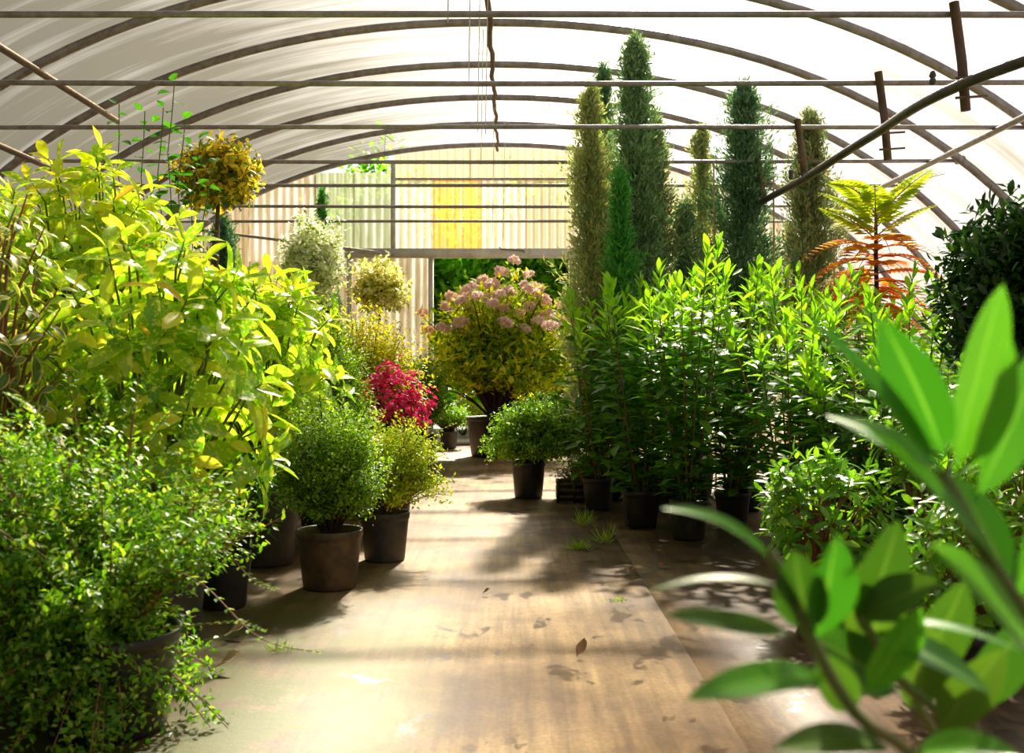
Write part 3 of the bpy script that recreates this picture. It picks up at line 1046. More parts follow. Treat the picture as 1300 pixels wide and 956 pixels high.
def blossoms(t, E, n, size, mat, name='blossoms', per=5, spread=0.03, out=0.03, centre=None):
    """flowers of five petals at branch ends"""
    idx = rng.choice(len(E), n, replace=n > len(E))
    c = np.array(centre) if centre is not None else E.mean(axis=0)
    pos = E[idx] + rng.normal(0, spread, (n, 3))
    ax = pos - c
    ax = ax / np.linalg.norm(ax, axis=1, keepdims=True) + np.array([0, -0.3, 0.4]) + rng.normal(0, 0.3, (n, 3))
    ax /= np.linalg.norm(ax, axis=1, keepdims=True)
    u = np.cross(ax, rdirs(n))
    u /= np.linalg.norm(u, axis=1, keepdims=True)
    v = np.cross(ax, u)
    pp, dd, nn = [], [], []
    for k in range(per):
        a = 2 * PI * k / per
        rd = u * math.cos(a) + v * math.sin(a)
        pp.append(pos + ax * out)
        dd.append(rd + ax * 0.45)
        nn.append(ax - rd * 0.4)
    pp, dd, nn = np.concatenate(pp), np.concatenate(dd), np.concatenate(nn)
    L = size * rng.uniform(0.8, 1.2, len(pp))
    return obj(name, quads_leaves(name, pp, dd, nn, L, L * 0.85, M[mat]), t, kind='stuff')


def conifer(t, H, R, mat, z0=0.25, sprays=700, per=16, sl=0.058, sw=0.0125, pointed=0.8, trunk=0.02, seed=0, upness=1.2, openness=0.25, tall_tip=0.0, belly=0.3):
    """columnar conifer: trunk and upright sprays of scale leaves"""
    r_ = np.random.default_rng(seed)
    sprays, per = int(sprays * 1.45), int(per * 1.25)
    h = r_.random(sprays)
    prof = np.clip(((1 - h) ** pointed) * 1.25, 0, 1) * np.clip(0.55 + h / belly * 0.45, 0, 1)
    a = r_.uniform(0, 2 * PI, sprays)
    lump = np.array([mnoise.noise(Vector((math.cos(q) * 1.6 + seed * 5.1, math.sin(q) * 1.6, hh * H * 3.2))) for q, hh in zip(a, h)])
    rad = 1.28 * R * prof * (1 + 1.0 * lump) * (0.25 + 0.75 * r_.random(sprays) ** 0.6)
    stray = r_.random(sprays) < 0.14
    rad[stray] *= 1.4
    z = z0 + h * (H - z0)
    rad = np.maximum(rad, 0.012)
    outd = np.stack([np.cos(a), np.sin(a), np.zeros(sprays)], axis=1)
    sp_len = 0.10 + 0.5 * R
    sdir = outd * 0.95 + np.array([[0, 0, upness]]) + r_.normal(0, 0.18, (sprays, 3))
    sdir /= np.linalg.norm(sdir, axis=1, keepdims=True)
    tip = outd * rad[:, None]
    tip[:, 2] = z
    over = np.maximum(0, tip[:, 2] - H)
    tip[:, 2] -= over
    s = r_.random((sprays, per))
    pos = tip[:, None] - sdir[:, None] * (1 - s)[:, :, None] * sp_len
    pos = pos.reshape(-1, 3) + r_.normal(0, 0.008 + 0.012 * R / 0.25, (sprays * per, 3))
    d = np.repeat(sdir, per, axis=0) + r_.normal(0, 0.5, (sprays * per, 3))
    nrm = r_.normal(0, 1, (sprays * per, 3))
    L = sl * r_.uniform(0.6, 1.35, len(pos))
    keep = pos[:, 2] > 0.1
    o = obj('foliage', quads_leaves('foliage', pos[keep], d[keep], nrm[keep], L[keep], (L * sw / sl)[keep], M[mat]), t, kind='stuff')
    mb = MB()
    mb.tube([(0, 0, 0.1), (0.01, 0, H * 0.4), (-0.008, 0.005, H * 0.75), (0, 0, H * 0.97)], [trunk, trunk * 0.8, trunk * 0.5, 0.003], 7)
    obj('trunk', mb.mesh('trunk', M['bark']), t)
    return o


# ------------------------------------------------------------------ cherry laurels, right-hand rows
LAUREL = leaf_set('laurel_leaf', 0.130, 0.056, M['laurel'], 6, droop=(0.15, 0.9), fold=(0.15, 0.45))
LAUREL_Y = leaf_set('young_laurel_leaf', 0.125, 0.042, M['laurel_young'], 5, droop=(-0.1, 0.35), fold=(0.2, 0.5))


def laurel(label, X, Y, H, stems, per, pr=0.115, ph=0.235, square=False, spread=0.24, seed=0, leafless=0.03, pmat='pot', young=0.22):
    random.seed(100 + seed)
    t = thing('potted_cherry_laurel', label, 'shrub', (X, Y, 0), 'cherry laurels in the right-hand rows')
    pot(t, pr, ph, pmat, square=square)
    items = []
    stems, per = stems + 2, int(per * 1.75)
    for k in range(stems):
        a = 2 * PI * (k + random.random() * 0.6) / stems
        out = Vector((math.cos(a), math.sin(a), 0))
        hh = (H - ph) * random.uniform(0.78, 1.0) if k else (H - ph)
        sp = spread * random.uniform(0.45, 1.1)
        p0 = Vector((0, 0, ph - 0.05)) + out * 0.03
        p1 = p0 + out * sp * 0.55 + UPV * hh * 0.45
        p2 = p0 + out * sp + Vector((random.uniform(-.05, .05), random.uniform(-.05, .05), hh))
        path = [(1 - q) ** 2 * p0 + 2 * q * (1 - q) * p1 + q * q * p2 for q in [i / 8 for i in range(9)]]
        mb = MB(); mb.tube(path, [0.0085 - 0.0055 * i / 8 for i in range(9)], 6, cap=False)
        obj('stem', mb.mesh('stem', M['stem_red'] if k % 2 else M['stem_green']), t)
        ph0 = random.uniform(0, 6.28)
        for q in range(per):
            s = leafless + (1 - leafless) * (q + random.random() * 0.5) / per
            s = min(s, 1.0)
            pos = (1 - s) ** 2 * p0 + 2 * s * (1 - s) * p1 + s * s * p2
            tan = (2 * (1 - s) * (p1 - p0) + 2 * s * (p2 - p1)).normalized()
            u = tan.orthogonal().normalized()
            v = tan.cross(u)
            an = ph0 + q * 2.39996
            rad = u * math.cos(an) + v * math.sin(an)
            top = max(0.0, (s - (1 - young)) / young)
            el = math.radians(18 + 52 * top + random.uniform(-18, 14))
            tw = 0.0
            if s < 0.88 and random.random() < 0.6:     # leaf on a short side shoot
                tw = random.uniform(0.04, 0.17)
            d = rad * math.cos(el) + tan * math.sin(el)
            nrm = tan * math.cos(el) - rad * math.sin(el) + rand_dir() * 0.3
            ms = LAUREL_Y if (top > 0 or random.random() < 0.04) else LAUREL
            items.append((random.choice(ms), pos + (rad * 0.85 + UPV * 0.35) * tw, d, nrm, random.uniform(0.72, 1.15) * (1 - 0.12 * top), 'laurel_young' if ms is LAUREL_Y else 'laurel'))
    plant_leaves(t, items, 250)
    return t


laurel('cherry laurel in a square black pot at the aisle edge', 0.82, 6.80, 1.60, 6, 44, 0.105, 0.235, True, 0.27, 1)
laurel('tall cherry laurel in a round black pot beside the floor seam', 1.05, 6.32, 1.80, 6, 46, 0.115, 0.235, False, 0.22, 2)
laurel('cherry laurel in a black pot just behind the round-potted tall one', 1.42, 6.85, 1.70, 6, 44, 0.115, 0.22, False, 0.26, 3)
laurel('cherry laurel at the dark front corner beside the low evergreen bushes', 1.78, 6.35, 1.66, 6, 42, 0.12, 0.22, False, 0.26, 4)
laurel('cherry laurel between the small crate and the square-potted laurel', 0.62, 7.65, 1.62, 6, 40, 0.115, 0.23, False, 0.26, 5)
laurel('cherry laurel in the second row behind the tall one', 1.12, 7.55, 1.78, 6, 42, 0.115, 0.23, False, 0.27, 6)
laurel('cherry laurel in the second row below the hanging hose end', 1.68, 7.6, 1.74, 6, 42, 0.115, 0.23, False, 0.27, 7)
laurel('cherry laurel in front of the orange fronded plant', 2.20, 6.7, 1.70, 6, 42, 0.12, 0.23, False, 0.28, 8)
laurel('cherry laurel beside the clipped bay, front row', 2.15, 5.75, 1.52, 6, 42, 0.12, 0.23, False, 0.26, 9)
laurel('cherry laurel below the clipped bay, near the fore bushes', 1.75, 5.35, 1.28, 6, 42, 0.12, 0.23, False, 0.24, 10)
laurel('cherry laurel by the pale cypress at the aisle edge', 0.78, 8.45, 1.66, 5, 36, 0.115, 0.23, False, 0.26, 11)
laurel('cherry laurel at the back beneath the browning cypress', 2.35, 7.75, 1.78, 5, 38, 0.115, 0.23, False, 0.28, 12)
laurel('cherry laurel behind the clipped bay, under the side pipe', 2.85, 6.5, 1.62, 5, 38, 0.115, 0.23, False, 0.28, 13)
laurel('cherry laurel at the back foot of the orange fronded plant', 2.95, 7.6, 1.66, 5, 38, 0.115, 0.23, False, 0.28, 14)
laurel('cherry laurel in the third row under the dense dark cypress', 1.50, 8.5, 1.70, 5, 38, 0.115, 0.23, False, 0.28, 15)
laurel('cherry laurel at the dark end of the front row, before the low bushes', 1.52, 5.75, 1.40, 6, 40, 0.115, 0.23, False, 0.26, 16)
random.seed(3)

# ------------------------------------------------------------------ spotted laurels and neighbours, left-hand rows
AUC = leaf_set('spotted_leaf', 0.205, 0.084, M['aucuba'], 6, droop=(0.15, 0.9), fold=(0.12, 0.4), rows=7)
AUC_G = leaf_set('golden_leaf', 0.175, 0.068, M['aucuba_gold'], 6, droop=(0.1, 0.8), fold=(0.15, 0.45), rows=7)

t = thing('spotted_laurel', 'large-leaved yellow-spotted laurel bulging over the small-leaved bush', 'shrub', (-1.34, 4.0, 0), 'spotted laurels')
pot(t, 0.2, 0.36, 'pot_grey')
rosette_shrub(t, 0.98, (0.52, 0.42, 0.56), 100, 7, AUC, AUC_G, base=(0, 0, 0.3), young_frac=0.3, zmin=-0.8, spacing=0.016, stem_r=0.006, lift=0.5)
t = thing('golden_spotted_laurel', 'tallest golden-leaved laurel reaching towards the film at upper left', 'shrub', (-1.92, 4.9, 0), 'spotted laurels')
pot(t, 0.22, 0.38, 'pot_grey')
rosette_shrub(t, 1.44, (0.46, 0.42, 0.60), 125, 7, AUC_G, AUC, base=(0, 0, 0.35), young_frac=0.3, zmin=-0.8, spacing=0.016, stem_r=0.006, lift=0.5, keys=('aucuba_gold', 'aucuba'))
t = thing('spotted_laurel', 'spotted laurel in the big dark tub behind the dusty brown pot', 'shrub', (-1.28, 5.5, 0), 'spotted laurels')
pot(t, 0.185, 0.385, 'pot_grey')
rosette_shrub(t, 1.04, (0.46, 0.42, 0.50), 78, 7, AUC, AUC_G, base=(0, 0, 0.36), young_frac=0.3, zmin=-0.8, spacing=0.016, stem_r=0.006, lift=0.5)
t = thing('spotted_laurel', 'spotted laurel below the golden ball-headed standard tree', 'shrub', (-1.72, 6.75, 0), 'spotted laurels')
pot(t, 0.2, 0.36, 'pot_grey')
rosette_shrub(t, 1.18, (0.62, 0.45, 0.50), 80, 7, AUC, AUC_G, base=(0, 0, 0.36), young_frac=0.4, zmin=-0.6, spacing=0.016, stem_r=0.006, lift=0.5)
t = thing('spotted_laurel', 'broad green-leaved laurel at the left edge below the low dark pipe', 'shrub', (-2.12, 4.15, 0), 'spotted laurels')
pot(t, 0.2, 0.36, 'pot_grey')
rosette_shrub(t, 1.15, (0.46, 0.40, 0.62), 75, 7, AUC, AUC_G, base=(0, 0, 0.36), young_frac=0.15, zmin=-0.7, spacing=0.016, stem_r=0.006, lift=0.5)

ELA = leaf_set('cream_edged_leaf', 0.105, 0.050, M['elaeagnus'], 5, droop=(0.0, 0.9), fold=(0.05, 0.35))
t = thing('cream_edged_shrub', 'shrub with cream-edged oval leaves on reddish stems at the left edge', 'shrub', (-1.72, 3.45, 0))
pot(t, 0.17, 0.3)
rosette_shrub(t, 1.16, (0.27, 0.28, 0.52), 50, 7, ELA, None, keys=('elaeagnus', ''), base=(0, 0, 0.28), stem_mat='stem_red', zmin=-0.85, spacing=0.032, droopy=0.8, lift=0.9)

AZL = leaf_set('narrow_leaf', 0.066, 0.020, M['azalea_leaf'], 5, droop=(0.0, 0.5), fold=(0.15, 0.4), rows=5)
t = thing('potted_azalea', 'narrow-leaved azalea in a small black pot before the big tub', 'shrub', (-1.22, 4.5, 0))
pot(t, 0.118, 0.225, 'pot')
rosette_shrub(t, 0.47, (0.25, 0.22, 0.24), 60, 9, AZL, None, keys=('azalea_leaf', ''), base=(0, 0, 0.2), stem_mat='bark_dark', zmin=-0.5, spacing=0.009, stem_r=0.003)

# heart-leaved climber on canes
HEART = leaf_set('heart_leaf', 0.062, 0.050, M['climber'], 4, droop=(0.3, 0.9), fold=(0.1, 0.3), skew=0.6, power=0.6)
t = thing('heart_leaved_climber', 'green heart-leaved climber twining up above the golden laurel', 'climber', (-1.90, 5.75, 0))
pot(t, 0.14, 0.26)
for (x1, z1) in ((0.06, 2.56), (-0.10, 2.40), (0.20, 2.25), (0.0, 2.42), (-0.24, 2.44), (0.12, 2.36), (0.27, 2.12)):
    x0 = x1 * 0.4
    mb = MB()
    pts = [(x0 + (x1 - x0) * q / 12 + 0.015 * math.sin(q * 1.7), 0.015 * math.cos(q * 1.7), 0.24 + (z1 - 0.24) * q / 12) for q in range(13)]
    mb.tube(pts, 0.003, 5, cap=False)
    obj('stem', mb.mesh('stem', M['stem_green']), t)
    nl = 24
    for q in range(nl):
        s = 0.45 + 0.55 * q / (nl - 1)
        a = q * 2.4 + x1 * 9
        p = Vector((x0 + (x1 - x0) * s, 0, 0.24 + (z1 - 0.24) * s))
        d = Vector((math.cos(a), math.sin(a), 0.05 if q < nl - 1 else 0.9))
        put_leaf(t, random.choice(HEART), p + d * (0.06 * (1 - s) + 0.004), d, UPV + rand_dir() * 0.4, random.uniform(1.0, 1.6) * (1.9 - 1.15 * s))


# standard trees with ball heads
def standard_tree(label, X, Y, zc, radii, mat, leafL, n, per, stem_r=0.013, stem_mat='bark', group=None, lean=0.0):
    t = thing('standard_tree', label, 'tree', (X, Y, 0), 'ball-headed standard trees')
    pot(t, 0.15, 0.26)
    mb = MB(); mb.tube([(-lean, 0, 0.2), (-lean * 0.6, 0.01, zc * 0.45), (-lean * 0.2, -0.01, zc * 0.75), (0, 0, zc - radii[2] * 0.4)], [stem_r, stem_r * 0.95, stem_r * 0.9, stem_r * 0.7], 8)
    obj('stem', mb.mesh('stem', M[stem_mat]), t)
    twig_bush(t, zc, radii, n, per, leafL, leafL * 0.55, mat, base=(0, 0, zc - radii[2] * 0.45), zmin=-0.95, inner=0.35, lump=0.35, up=0.05, jitter=0.018,
              twig_show=60, name='crown', long_frac=0.08, long_by=1.12)
    return t


standard_tree('standard tree with a gold and green ball head on a bare stem', -1.74, 6.3, 2.16, (0.25, 0.25, 0.20), 'std_gold', 0.056, 420, 12, 0.016, lean=0.04)
standard_tree('standard tree with a white variegated double ball head', -1.50, 8.0, 1.83, (0.27, 0.25, 0.34), 'std_white', 0.046, 520, 14)
standard_tree('standard tree with a loose cream-yellow head beside the doorway', -1.12, 9.0, 1.73, (0.25, 0.24, 0.24), 'std_cream', 0.050, 300, 12)

# conifers on the left
def conifer_thing(label, X, Y, H, R, mat, group, **kw):
    t = thing('columnar_conifer', label, 'tree', (X, Y, 0), group)
    pot(t, 0.10 if R < 0.2 else 0.13, 0.28)
    conifer(t, H, R, mat, **kw)
    return t


LG = 'conifers behind the left-hand rows'
conifer_thing('squat blue-green conifer behind the stem of the golden ball-headed tree', -2.45, 9.0, 2.3, 0.30, 'blue_conifer', LG, sprays=600, per=16, pointed=0.7, seed=11)
conifer_thing('very thin bright green conifer standing against the end wall', -2.36, 13.2, 3.25, 0.12, 'cypress_bright', LG, sprays=300, per=14, seed=12, sl=0.07, sw=0.014)
conifer_thing('small blue-green conifer below the white variegated head', -1.62, 9.6, 1.72, 0.16, 'cypress_dark', LG, sprays=300, per=14, seed=13)

# small-leaved bushes on the left
def bush(name, label, X, Y, pr, ph, pmat, zc, radii, twigs, per, leafL, mat, cat='shrub', group=None, **kw):
    t = thing(name, label, cat, (X, Y, 0), group)
    pot(t, pr, ph, pmat)
    o, E, D = twig_bush(t, zc, radii, twigs, per, leafL, leafL * 0.52, mat, base=(0, 0, ph - 0.04), **kw)
    return t, E


front_bush, _ = bush('small_leaved_bush', 'sprawling small-leaved dark green bush filling the lower left corner', -1.13, 2.97, 0.20, 0.28, 'pot', 0.44, (0.49, 0.46, 0.46), 1500, 36, 0.024, 'lonicera',
     zmin=-0.95, long_frac=0.16, long_by=1.32, lump=0.45, twig_show=420, twig_mat='stem_red', up=0.15, jitter=0.012, centre=(-0.19, 0), skirt=0.8)
bush('small_leaved_bush', 'rounded box bush in the dusty brown pot', -0.84, 4.9, 0.152, 0.27, 'pot_brown', 0.57, (0.265, 0.25, 0.32), 900, 32, 0.020, 'box',
     zmin=-0.75, long_frac=0.06, long_by=1.12, lump=0.3, jitter=0.016)
lime_bush, _ = bush('small_leaved_bush', 'loose lime-green bush in the grey pot at the aisle', -0.67, 5.6, 0.132, 0.257, 'pot_grey', 0.46, (0.26, 0.24, 0.28), 420, 32, 0.024, 'lime',
     zmin=-0.35, long_frac=0.2, long_by=1.3, lump=0.3, twig_mat='stem_red', twig_show=120, jitter=0.012, centre=(0.06, 0), droop=0.04)
bush('small_leaved_bush', 'upright bright green box bush behind the dusty brown pot', -1.12, 6.3, 0.15, 0.3, 'pot', 0.86, (0.30, 0.26, 0.50), 900, 30, 0.028, 'box',
     zmin=-0.8, lump=0.3, jitter=0.016)
bush('small_leaved_bush', 'golden-yellow small-leaved bush below the cream standard tree', -1.05, 7.4, 0.17, 0.32, 'pot', 0.98, (0.42, 0.32, 0.46), 1100, 30, 0.032, 'golden',
     zmin=-0.8, lump=0.3, jitter=0.018)
bush('small_leaved_bush', 'lime-yellow bush under the white variegated standard tree', -1.55, 7.5, 0.17, 0.32, 'pot', 1.12, (0.40, 0.3, 0.40), 900, 28, 0.034, 'lime',
     zmin=-0.7, lump=0.3, jitter=0.018)
t, E = bush('flowering_azalea', 'azalea covered in bright magenta flowers beside the aisle', -0.78, 6.85, 0.14, 0.28, 'pot', 0.74, (0.20, 0.2, 0.22), 220, 18, 0.026, 'lonicera', zmin=-0.4)
sel = E[(E[:, 2] > 0.60)]
blossoms(t, sel, 620, 0.027, 'magenta', centre=(0, 0, 0.7), spread=0.02, out=0.045)
t, E = bush('flowering_azalea', 'low azalea with a few red flowers behind the big dark tub', -1.34, 6.02, 0.12, 0.22, 'pot', 0.40, (0.2, 0.16, 0.14), 140, 16, 0.026, 'lonicera', zmin=-0.2)
blossoms(t, E[E[:, 0] > -0.12], 46, 0.024, 'red_flower', centre=(0, 0, 0.35), spread=0.012)
t, E = bush('small_leaved_bush', 'dark green bush against the wall left of the doorway', -1.0, 11.5, 0.2, 0.3, 'pot', 0.75, (0.30, 0.28, 0.42), 500, 24, 0.045, 'box', zmin=-0.7)

# long shoots sticking out over the floor
for pts in ((P(200, 690, 3.0), P(270, 690, 3.0), P(320, 735, 2.95), P(350, 748, 2.9)), (P(190, 800, 2.9), P(240, 795, 2.85), P(300, 790, 2.8), P(335, 800, 2.8)),
            (P(210, 640, 3.0), P(270, 640, 3.0), P(325, 672, 2.98)), (P(200, 720, 2.8), P(255, 740, 2.75), P(330, 810, 2.7), P(405, 828, 2.7)),
            (P(180, 570, 2.9), P(210, 530, 2.9), P(255, 480, 2.9)), (P(60, 560, 2.8), P(40, 520, 2.8), P(10, 500, 2.8)), (P(120, 560, 2.9), P(135, 520, 2.9), P(128, 480, 2.9))):
    sprig(front_bush, pts, 16, 0.026, 'lonicera')
for pts in ((P(515, 580, 5.6), P(540, 555, 5.6), P(578, 538, 5.6)), (P(520, 610, 5.5), P(545, 600, 5.5), P(572, 618, 5.5)), (P(515, 600, 5.5), P(545, 580, 5.5), P(568, 582, 5.5))):
    sprig(lime_bush, pts, 14, 0.035, 'lime')
# ------------------------------------------------------------------ right-hand side: pots and conifers
bush('small_leaved_bush', 'spreading glossy green bush in a black pot by the crate', 0.13, 8.35, 0.135, 0.285, 'pot', 0.50, (0.42, 0.34, 0.30), 900, 28, 0.032, 'lonicera',
     zmin=-0.55, long_frac=0.12, long_by=1.2, lump=0.25, jitter=0.014, centre=(0.1, 0), droop=0.05)
t, E = bush('small_leaved_bush', 'small clipped box plant in a grey pot at the threshold', -0.81, 13.6, 0.12, 0.22, 'pot_grey', 0.42, (0.30, 0.25, 0.18), 220, 18, 0.034, 'lonicera', zmin=-0.4)

# rhododendron in the doorway
t = thing('potted_rhododendron', 'wide rhododendron with pale pink flower heads in a big black tub before the doorway', 'shrub', (-0.20, 12.35, 0))
pot(t, 0.34, 0.46, 'pot')
o, E, D = twig_bush(t, 1.22, (0.98, 0.55, 0.80), 760, 20, 0.11, 0.040, 'rhodo', base=(0, 0, 0.42), zmin=-0.5, inner=0.45, lump=0.4, twig_show=150, twig_r=0.007, centre=(0.12, 0), jitter=0.03, long_frac=0.06, long_by=1.15)
fl = MB()
# one flower head: a dome of small trumpet petals
hp_, hd_, hn_ = [], [], []
for k in range(16):
    dv = rdirs(1, 0.05, 1.0)[0]
    for q in range(5):
        hp_.append(dv * 0.045); hd_.append(dv * 0.8 + rdirs(1)[0] * 0.9); hn_.append(dv)
hL = np.full(len(hp_), 0.05)
head_me = quads_leaves('flower_head', np.array(hp_), np.array(hd_), np.array(hn_), hL, hL * 0.8, M['pink_flower'])
cand = [e for e, d in zip(E, D) if e[2] > 1.38 and e[1] < 0.1]
random.shuffle(cand)
chosen = []
for e in cand:
    if all((Vector(e) - Vector(c)).length > 0.15 for c in chosen):
        chosen.append(e)
    if len(chosen) >= 46:
        break
for e in chosen:
    o = obj('flower_head', head_me, t, e + np.array([0, -0.10, 0.05]))
    s = random.uniform(0.8, 1.35)
    o.scale = (s, s, s)
    o.rotation_euler = (random.uniform(-0.4, 0.3), random.uniform(-0.4, 0.4), random.uniform(0, 6))

# crate of heather
t = thing('plant_crate', 'low black crate of yellowing heather beside the potted bush', 'crate', (0.53, 8.15, 0))
mb = MB()
for (x0, x1, y0, y1) in ((-0.19, 0.19, -0.14, -0.128), (-0.19, 0.19, 0.128, 0.14), (-0.19, -0.178, -0.14, 0.14), (0.178, 0.19, -0.14, 0.14)):
    for zz in (0.02, 0.07, 0.12):
        mb.box(x0, x1, y0, y1, zz, zz + 0.035)
for x in (-0.185, -0.06, 0.06, 0.185):
    mb.box(x - 0.008, x + 0.008, -0.143, -0.126, 0.0, 0.16)
obj('crate_slats', mb.mesh('crate_slats', M['pot'], False), t)
mb = MB(); mb.box(-0.18, 0.18, -0.13, 0.13, 0.01, 0.10)
obj('soil', mb.mesh('soil', M['soil'], False), t)
twig_bush(t, 0.22, (0.2, 0.15, 0.14), 160, 18, 0.022, 0.010, 'heather', base=(0, 0, 0.08), zmin=-0.2, inner=0.5, twig_show=40, up=0.0)

RG = 'conifers behind the right-hand rows'
def cx(px, d):
    return (px - 650) * d / F
def cz(py, d):
    return CAM_H - (py - 470) * d / F
conifer_thing('pale yellow-green cypress nearest the doorway', cx(750, 8.75), 8.75, cz(108, 8.75), 0.19, 'cypress_pale', RG, sprays=800, per=18, seed=21, pointed=0.45, z0=0.5)
conifer_thing('slim dark cypress rising behind the pale one', cx(767, 9.9), 9.9, cz(82, 9.9), 0.17, 'cypress_dark', RG, sprays=600, per=16, seed=22, pointed=0.5, z0=0.8)
conifer_thing('tallest green cypress, its tip near the second tie bar', cx(806, 8.7), 8.7, cz(46, 8.7), 0.27, 'cypress', RG, sprays=1300, per=18, seed=23, pointed=0.62, z0=0.5)
conifer_thing('bright green cypress spire between the pale and the tallest cypress', cx(787, 8.2), 8.2, cz(212, 8.2), 0.13, 'cypress_bright', RG, sprays=340, per=18, seed=24, pointed=0.6, z0=0.5)
conifer_thing('short bushy cypress leaning beside the tallest cypress', cx(832, 8.9), 8.9, cz(150, 8.9), 0.19, 'cypress_brown', RG, sprays=600, per=18, seed=25, pointed=0.5, z0=0.5)
conifer_thing('thin sparse cypress with a brown stem', cx(891, 9.7), 9.7, cz(160, 9.7), 0.15, 'cypress_pale', RG, sprays=420, per=16, seed=26, pointed=0.5, z0=0.9)
conifer_thing('dense dark cypress behind the end of the hose', cx(944, 9.35), 9.35, cz(104, 9.35), 0.29, 'cypress_dark', RG, sprays=1300, per=18, seed=27, pointed=0.52, z0=0.6)
conifer_thing('brownish feathery cypress behind the hanging posts', cx(1028, 9.3), 9.3, cz(140, 9.3), 0.30, 'cypress_brown', RG, sprays=1000, per=18, seed=28, pointed=0.6, z0=0.7)
conifer_thing('low green conifer under the thin sparse cypress', cx(868, 9.0), 9.0, cz(258, 9.0), 0.22, 'cypress', RG, sprays=500, per=16, seed=29, pointed=0.5, z0=0.5)

for (px, py0, py1, d, lab) in ((985, 225, 345, 8.9, 'thin bamboo cane standing beside the dense dark cypress'), (909, 205, 330, 9.2, 'bamboo cane beside the thin sparse cypress'),
                               (1062, 300, 420, 8.3, 'bamboo cane before the orange fronded plant')):
    a = P(px, py0, d)
    mb = MB(); mb.tube([(a.x, a.y, 0.0), (a.x - 0.01, a.y, a.z * 0.5), (a.x - 0.02, a.y, a.z)], 0.008, 6)
    tag(obj('bamboo_cane', mb.mesh('bamboo_cane', M['cane'])), lab, 'cane', 'bamboo canes')

# plant with pinnate orange and green fronds
t = thing('fronded_shrub', 'tall shrub with feathered fronds, green above and orange below', 'shrub', (cx(1112, 7.6), 7.6, 0))
pot(t, 0.16, 0.3)
mb = MB(); mb.tube([(0, 0, 0.2), (0.02, 0, 1.0), (0, 0, 1.8), (0.0, 0, 2.2)], [0.022, 0.02, 0.016, 0.01], 8)
obj('stem', mb.mesh('stem', M['bark_dark']), t)


def frond(L, pairs, lw, mat, droop):
    pos, d, n = [], [], []
    spine = []
    for q in range(pairs + 1):
        s = q / pairs
        spine.append(Vector((L * s, 0, L * (0.25 * s - droop * s * s))))
    for q in range(2, pairs + 1):
        p = spine[q]
        s = q / pairs
        ln = lw * math.sin(PI * min(0.97, 0.25 + 0.72 * s)) ** 0.7
        for sg in (-1, 1):
            pos.append((p.x, p.y, p.z)); d.append((0.45 * ln, sg * ln, -0.12 * ln)); n.append((0, sg * -0.25, 1))
    d = np.array(d, dtype=float); L_ = np.linalg.norm(d, axis=1)
    me = quads_leaves('frond', np.array(pos, dtype=float), d, np.array(n, dtype=float), L_, L_ * 0.42, M[mat])
    mbx = MB(); mbx.tube(spine, [0.006 - 0.004 * q / pairs for q in range(pairs + 1)], 5, cap=False)
    return me, mbx.mesh('frond_stalk', M['stem_red'])


FG = [frond(0.50, 16, 0.14, 'frond_green', dr) for dr in (0.25, 0.4, 0.6)]
FO = [frond(0.50, 16, 0.14, 'frond_orange', dr) for dr in (0.5, 0.75, 1.0)]
for k in range(36):
    a = k * 2.4
    s = k / 35
    green = k >= 25
    me, st = random.choice(FG if green else FO)
    z = 1.42 + 0.72 * s
    el = math.radians(-15 + 55 * s)
    d = Vector((math.cos(a) * math.cos(el), math.sin(a) * math.cos(el), math.sin(el)))
    o = put_leaf(t, st, Vector((0, 0, z)), d, UPV + Vector((0, 0, 0.01)), random.uniform(0.8, 1.15), 'frond')
    obj('leaflets', me, o, kind='stuff')

# clipped bay
BAYL = leaf_set('bay_leaf', 0.062, 0.024, M['bay'], 4, droop=(0.0, 0.4), fold=(0.15, 0.4), rows=4)
t = thing('clipped_bay', 'dense dark green clipped bay at the right edge', 'shrub', (2.38, 4.75, 0))
pot(t, 0.22, 0.36)
mb = MB(); mb.tube([(0, 0, 0.3), (0.01, 0, 0.8), (0, 0, 1.4)], [0.03, 0.026, 0.02], 8)
obj('stem', mb.mesh('stem', M['bark_dark']), t)
for k in range(300):
    d = rand_dir(-0.9, 1.0)
    if d.y > 0.35:
        d.y = -d.y
    if d.x > 0.5 and random.random() < 0.6:
        d.x = -d.x
    lum = 1 + 0.10 * mnoise.noise(d * 2.5)
    p = Vector((d.x * 0.48 * lum, d.y * 0.46 * lum, 1.32 + d.z * 0.50 * lum))
    ld = (d * 0.7 + UPV * 0.55 + rand_dir() * 0.5)
    put_leaf(t, random.choice(BAYL), p, ld, d + UPV * 0.5 + rand_dir() * 0.4, random.uniform(0.8, 1.25))
twig_bush(t, 1.32, (0.47, 0.46, 0.49), 1500, 16, 0.062, 0.026, 'bay_mass', base=(0, 0, 1.1), zmin=-0.98, inner=0.6, lump=0.1, up=0.0, twig_show=60, jitter=0.02, long_frac=0.03, long_by=1.08)

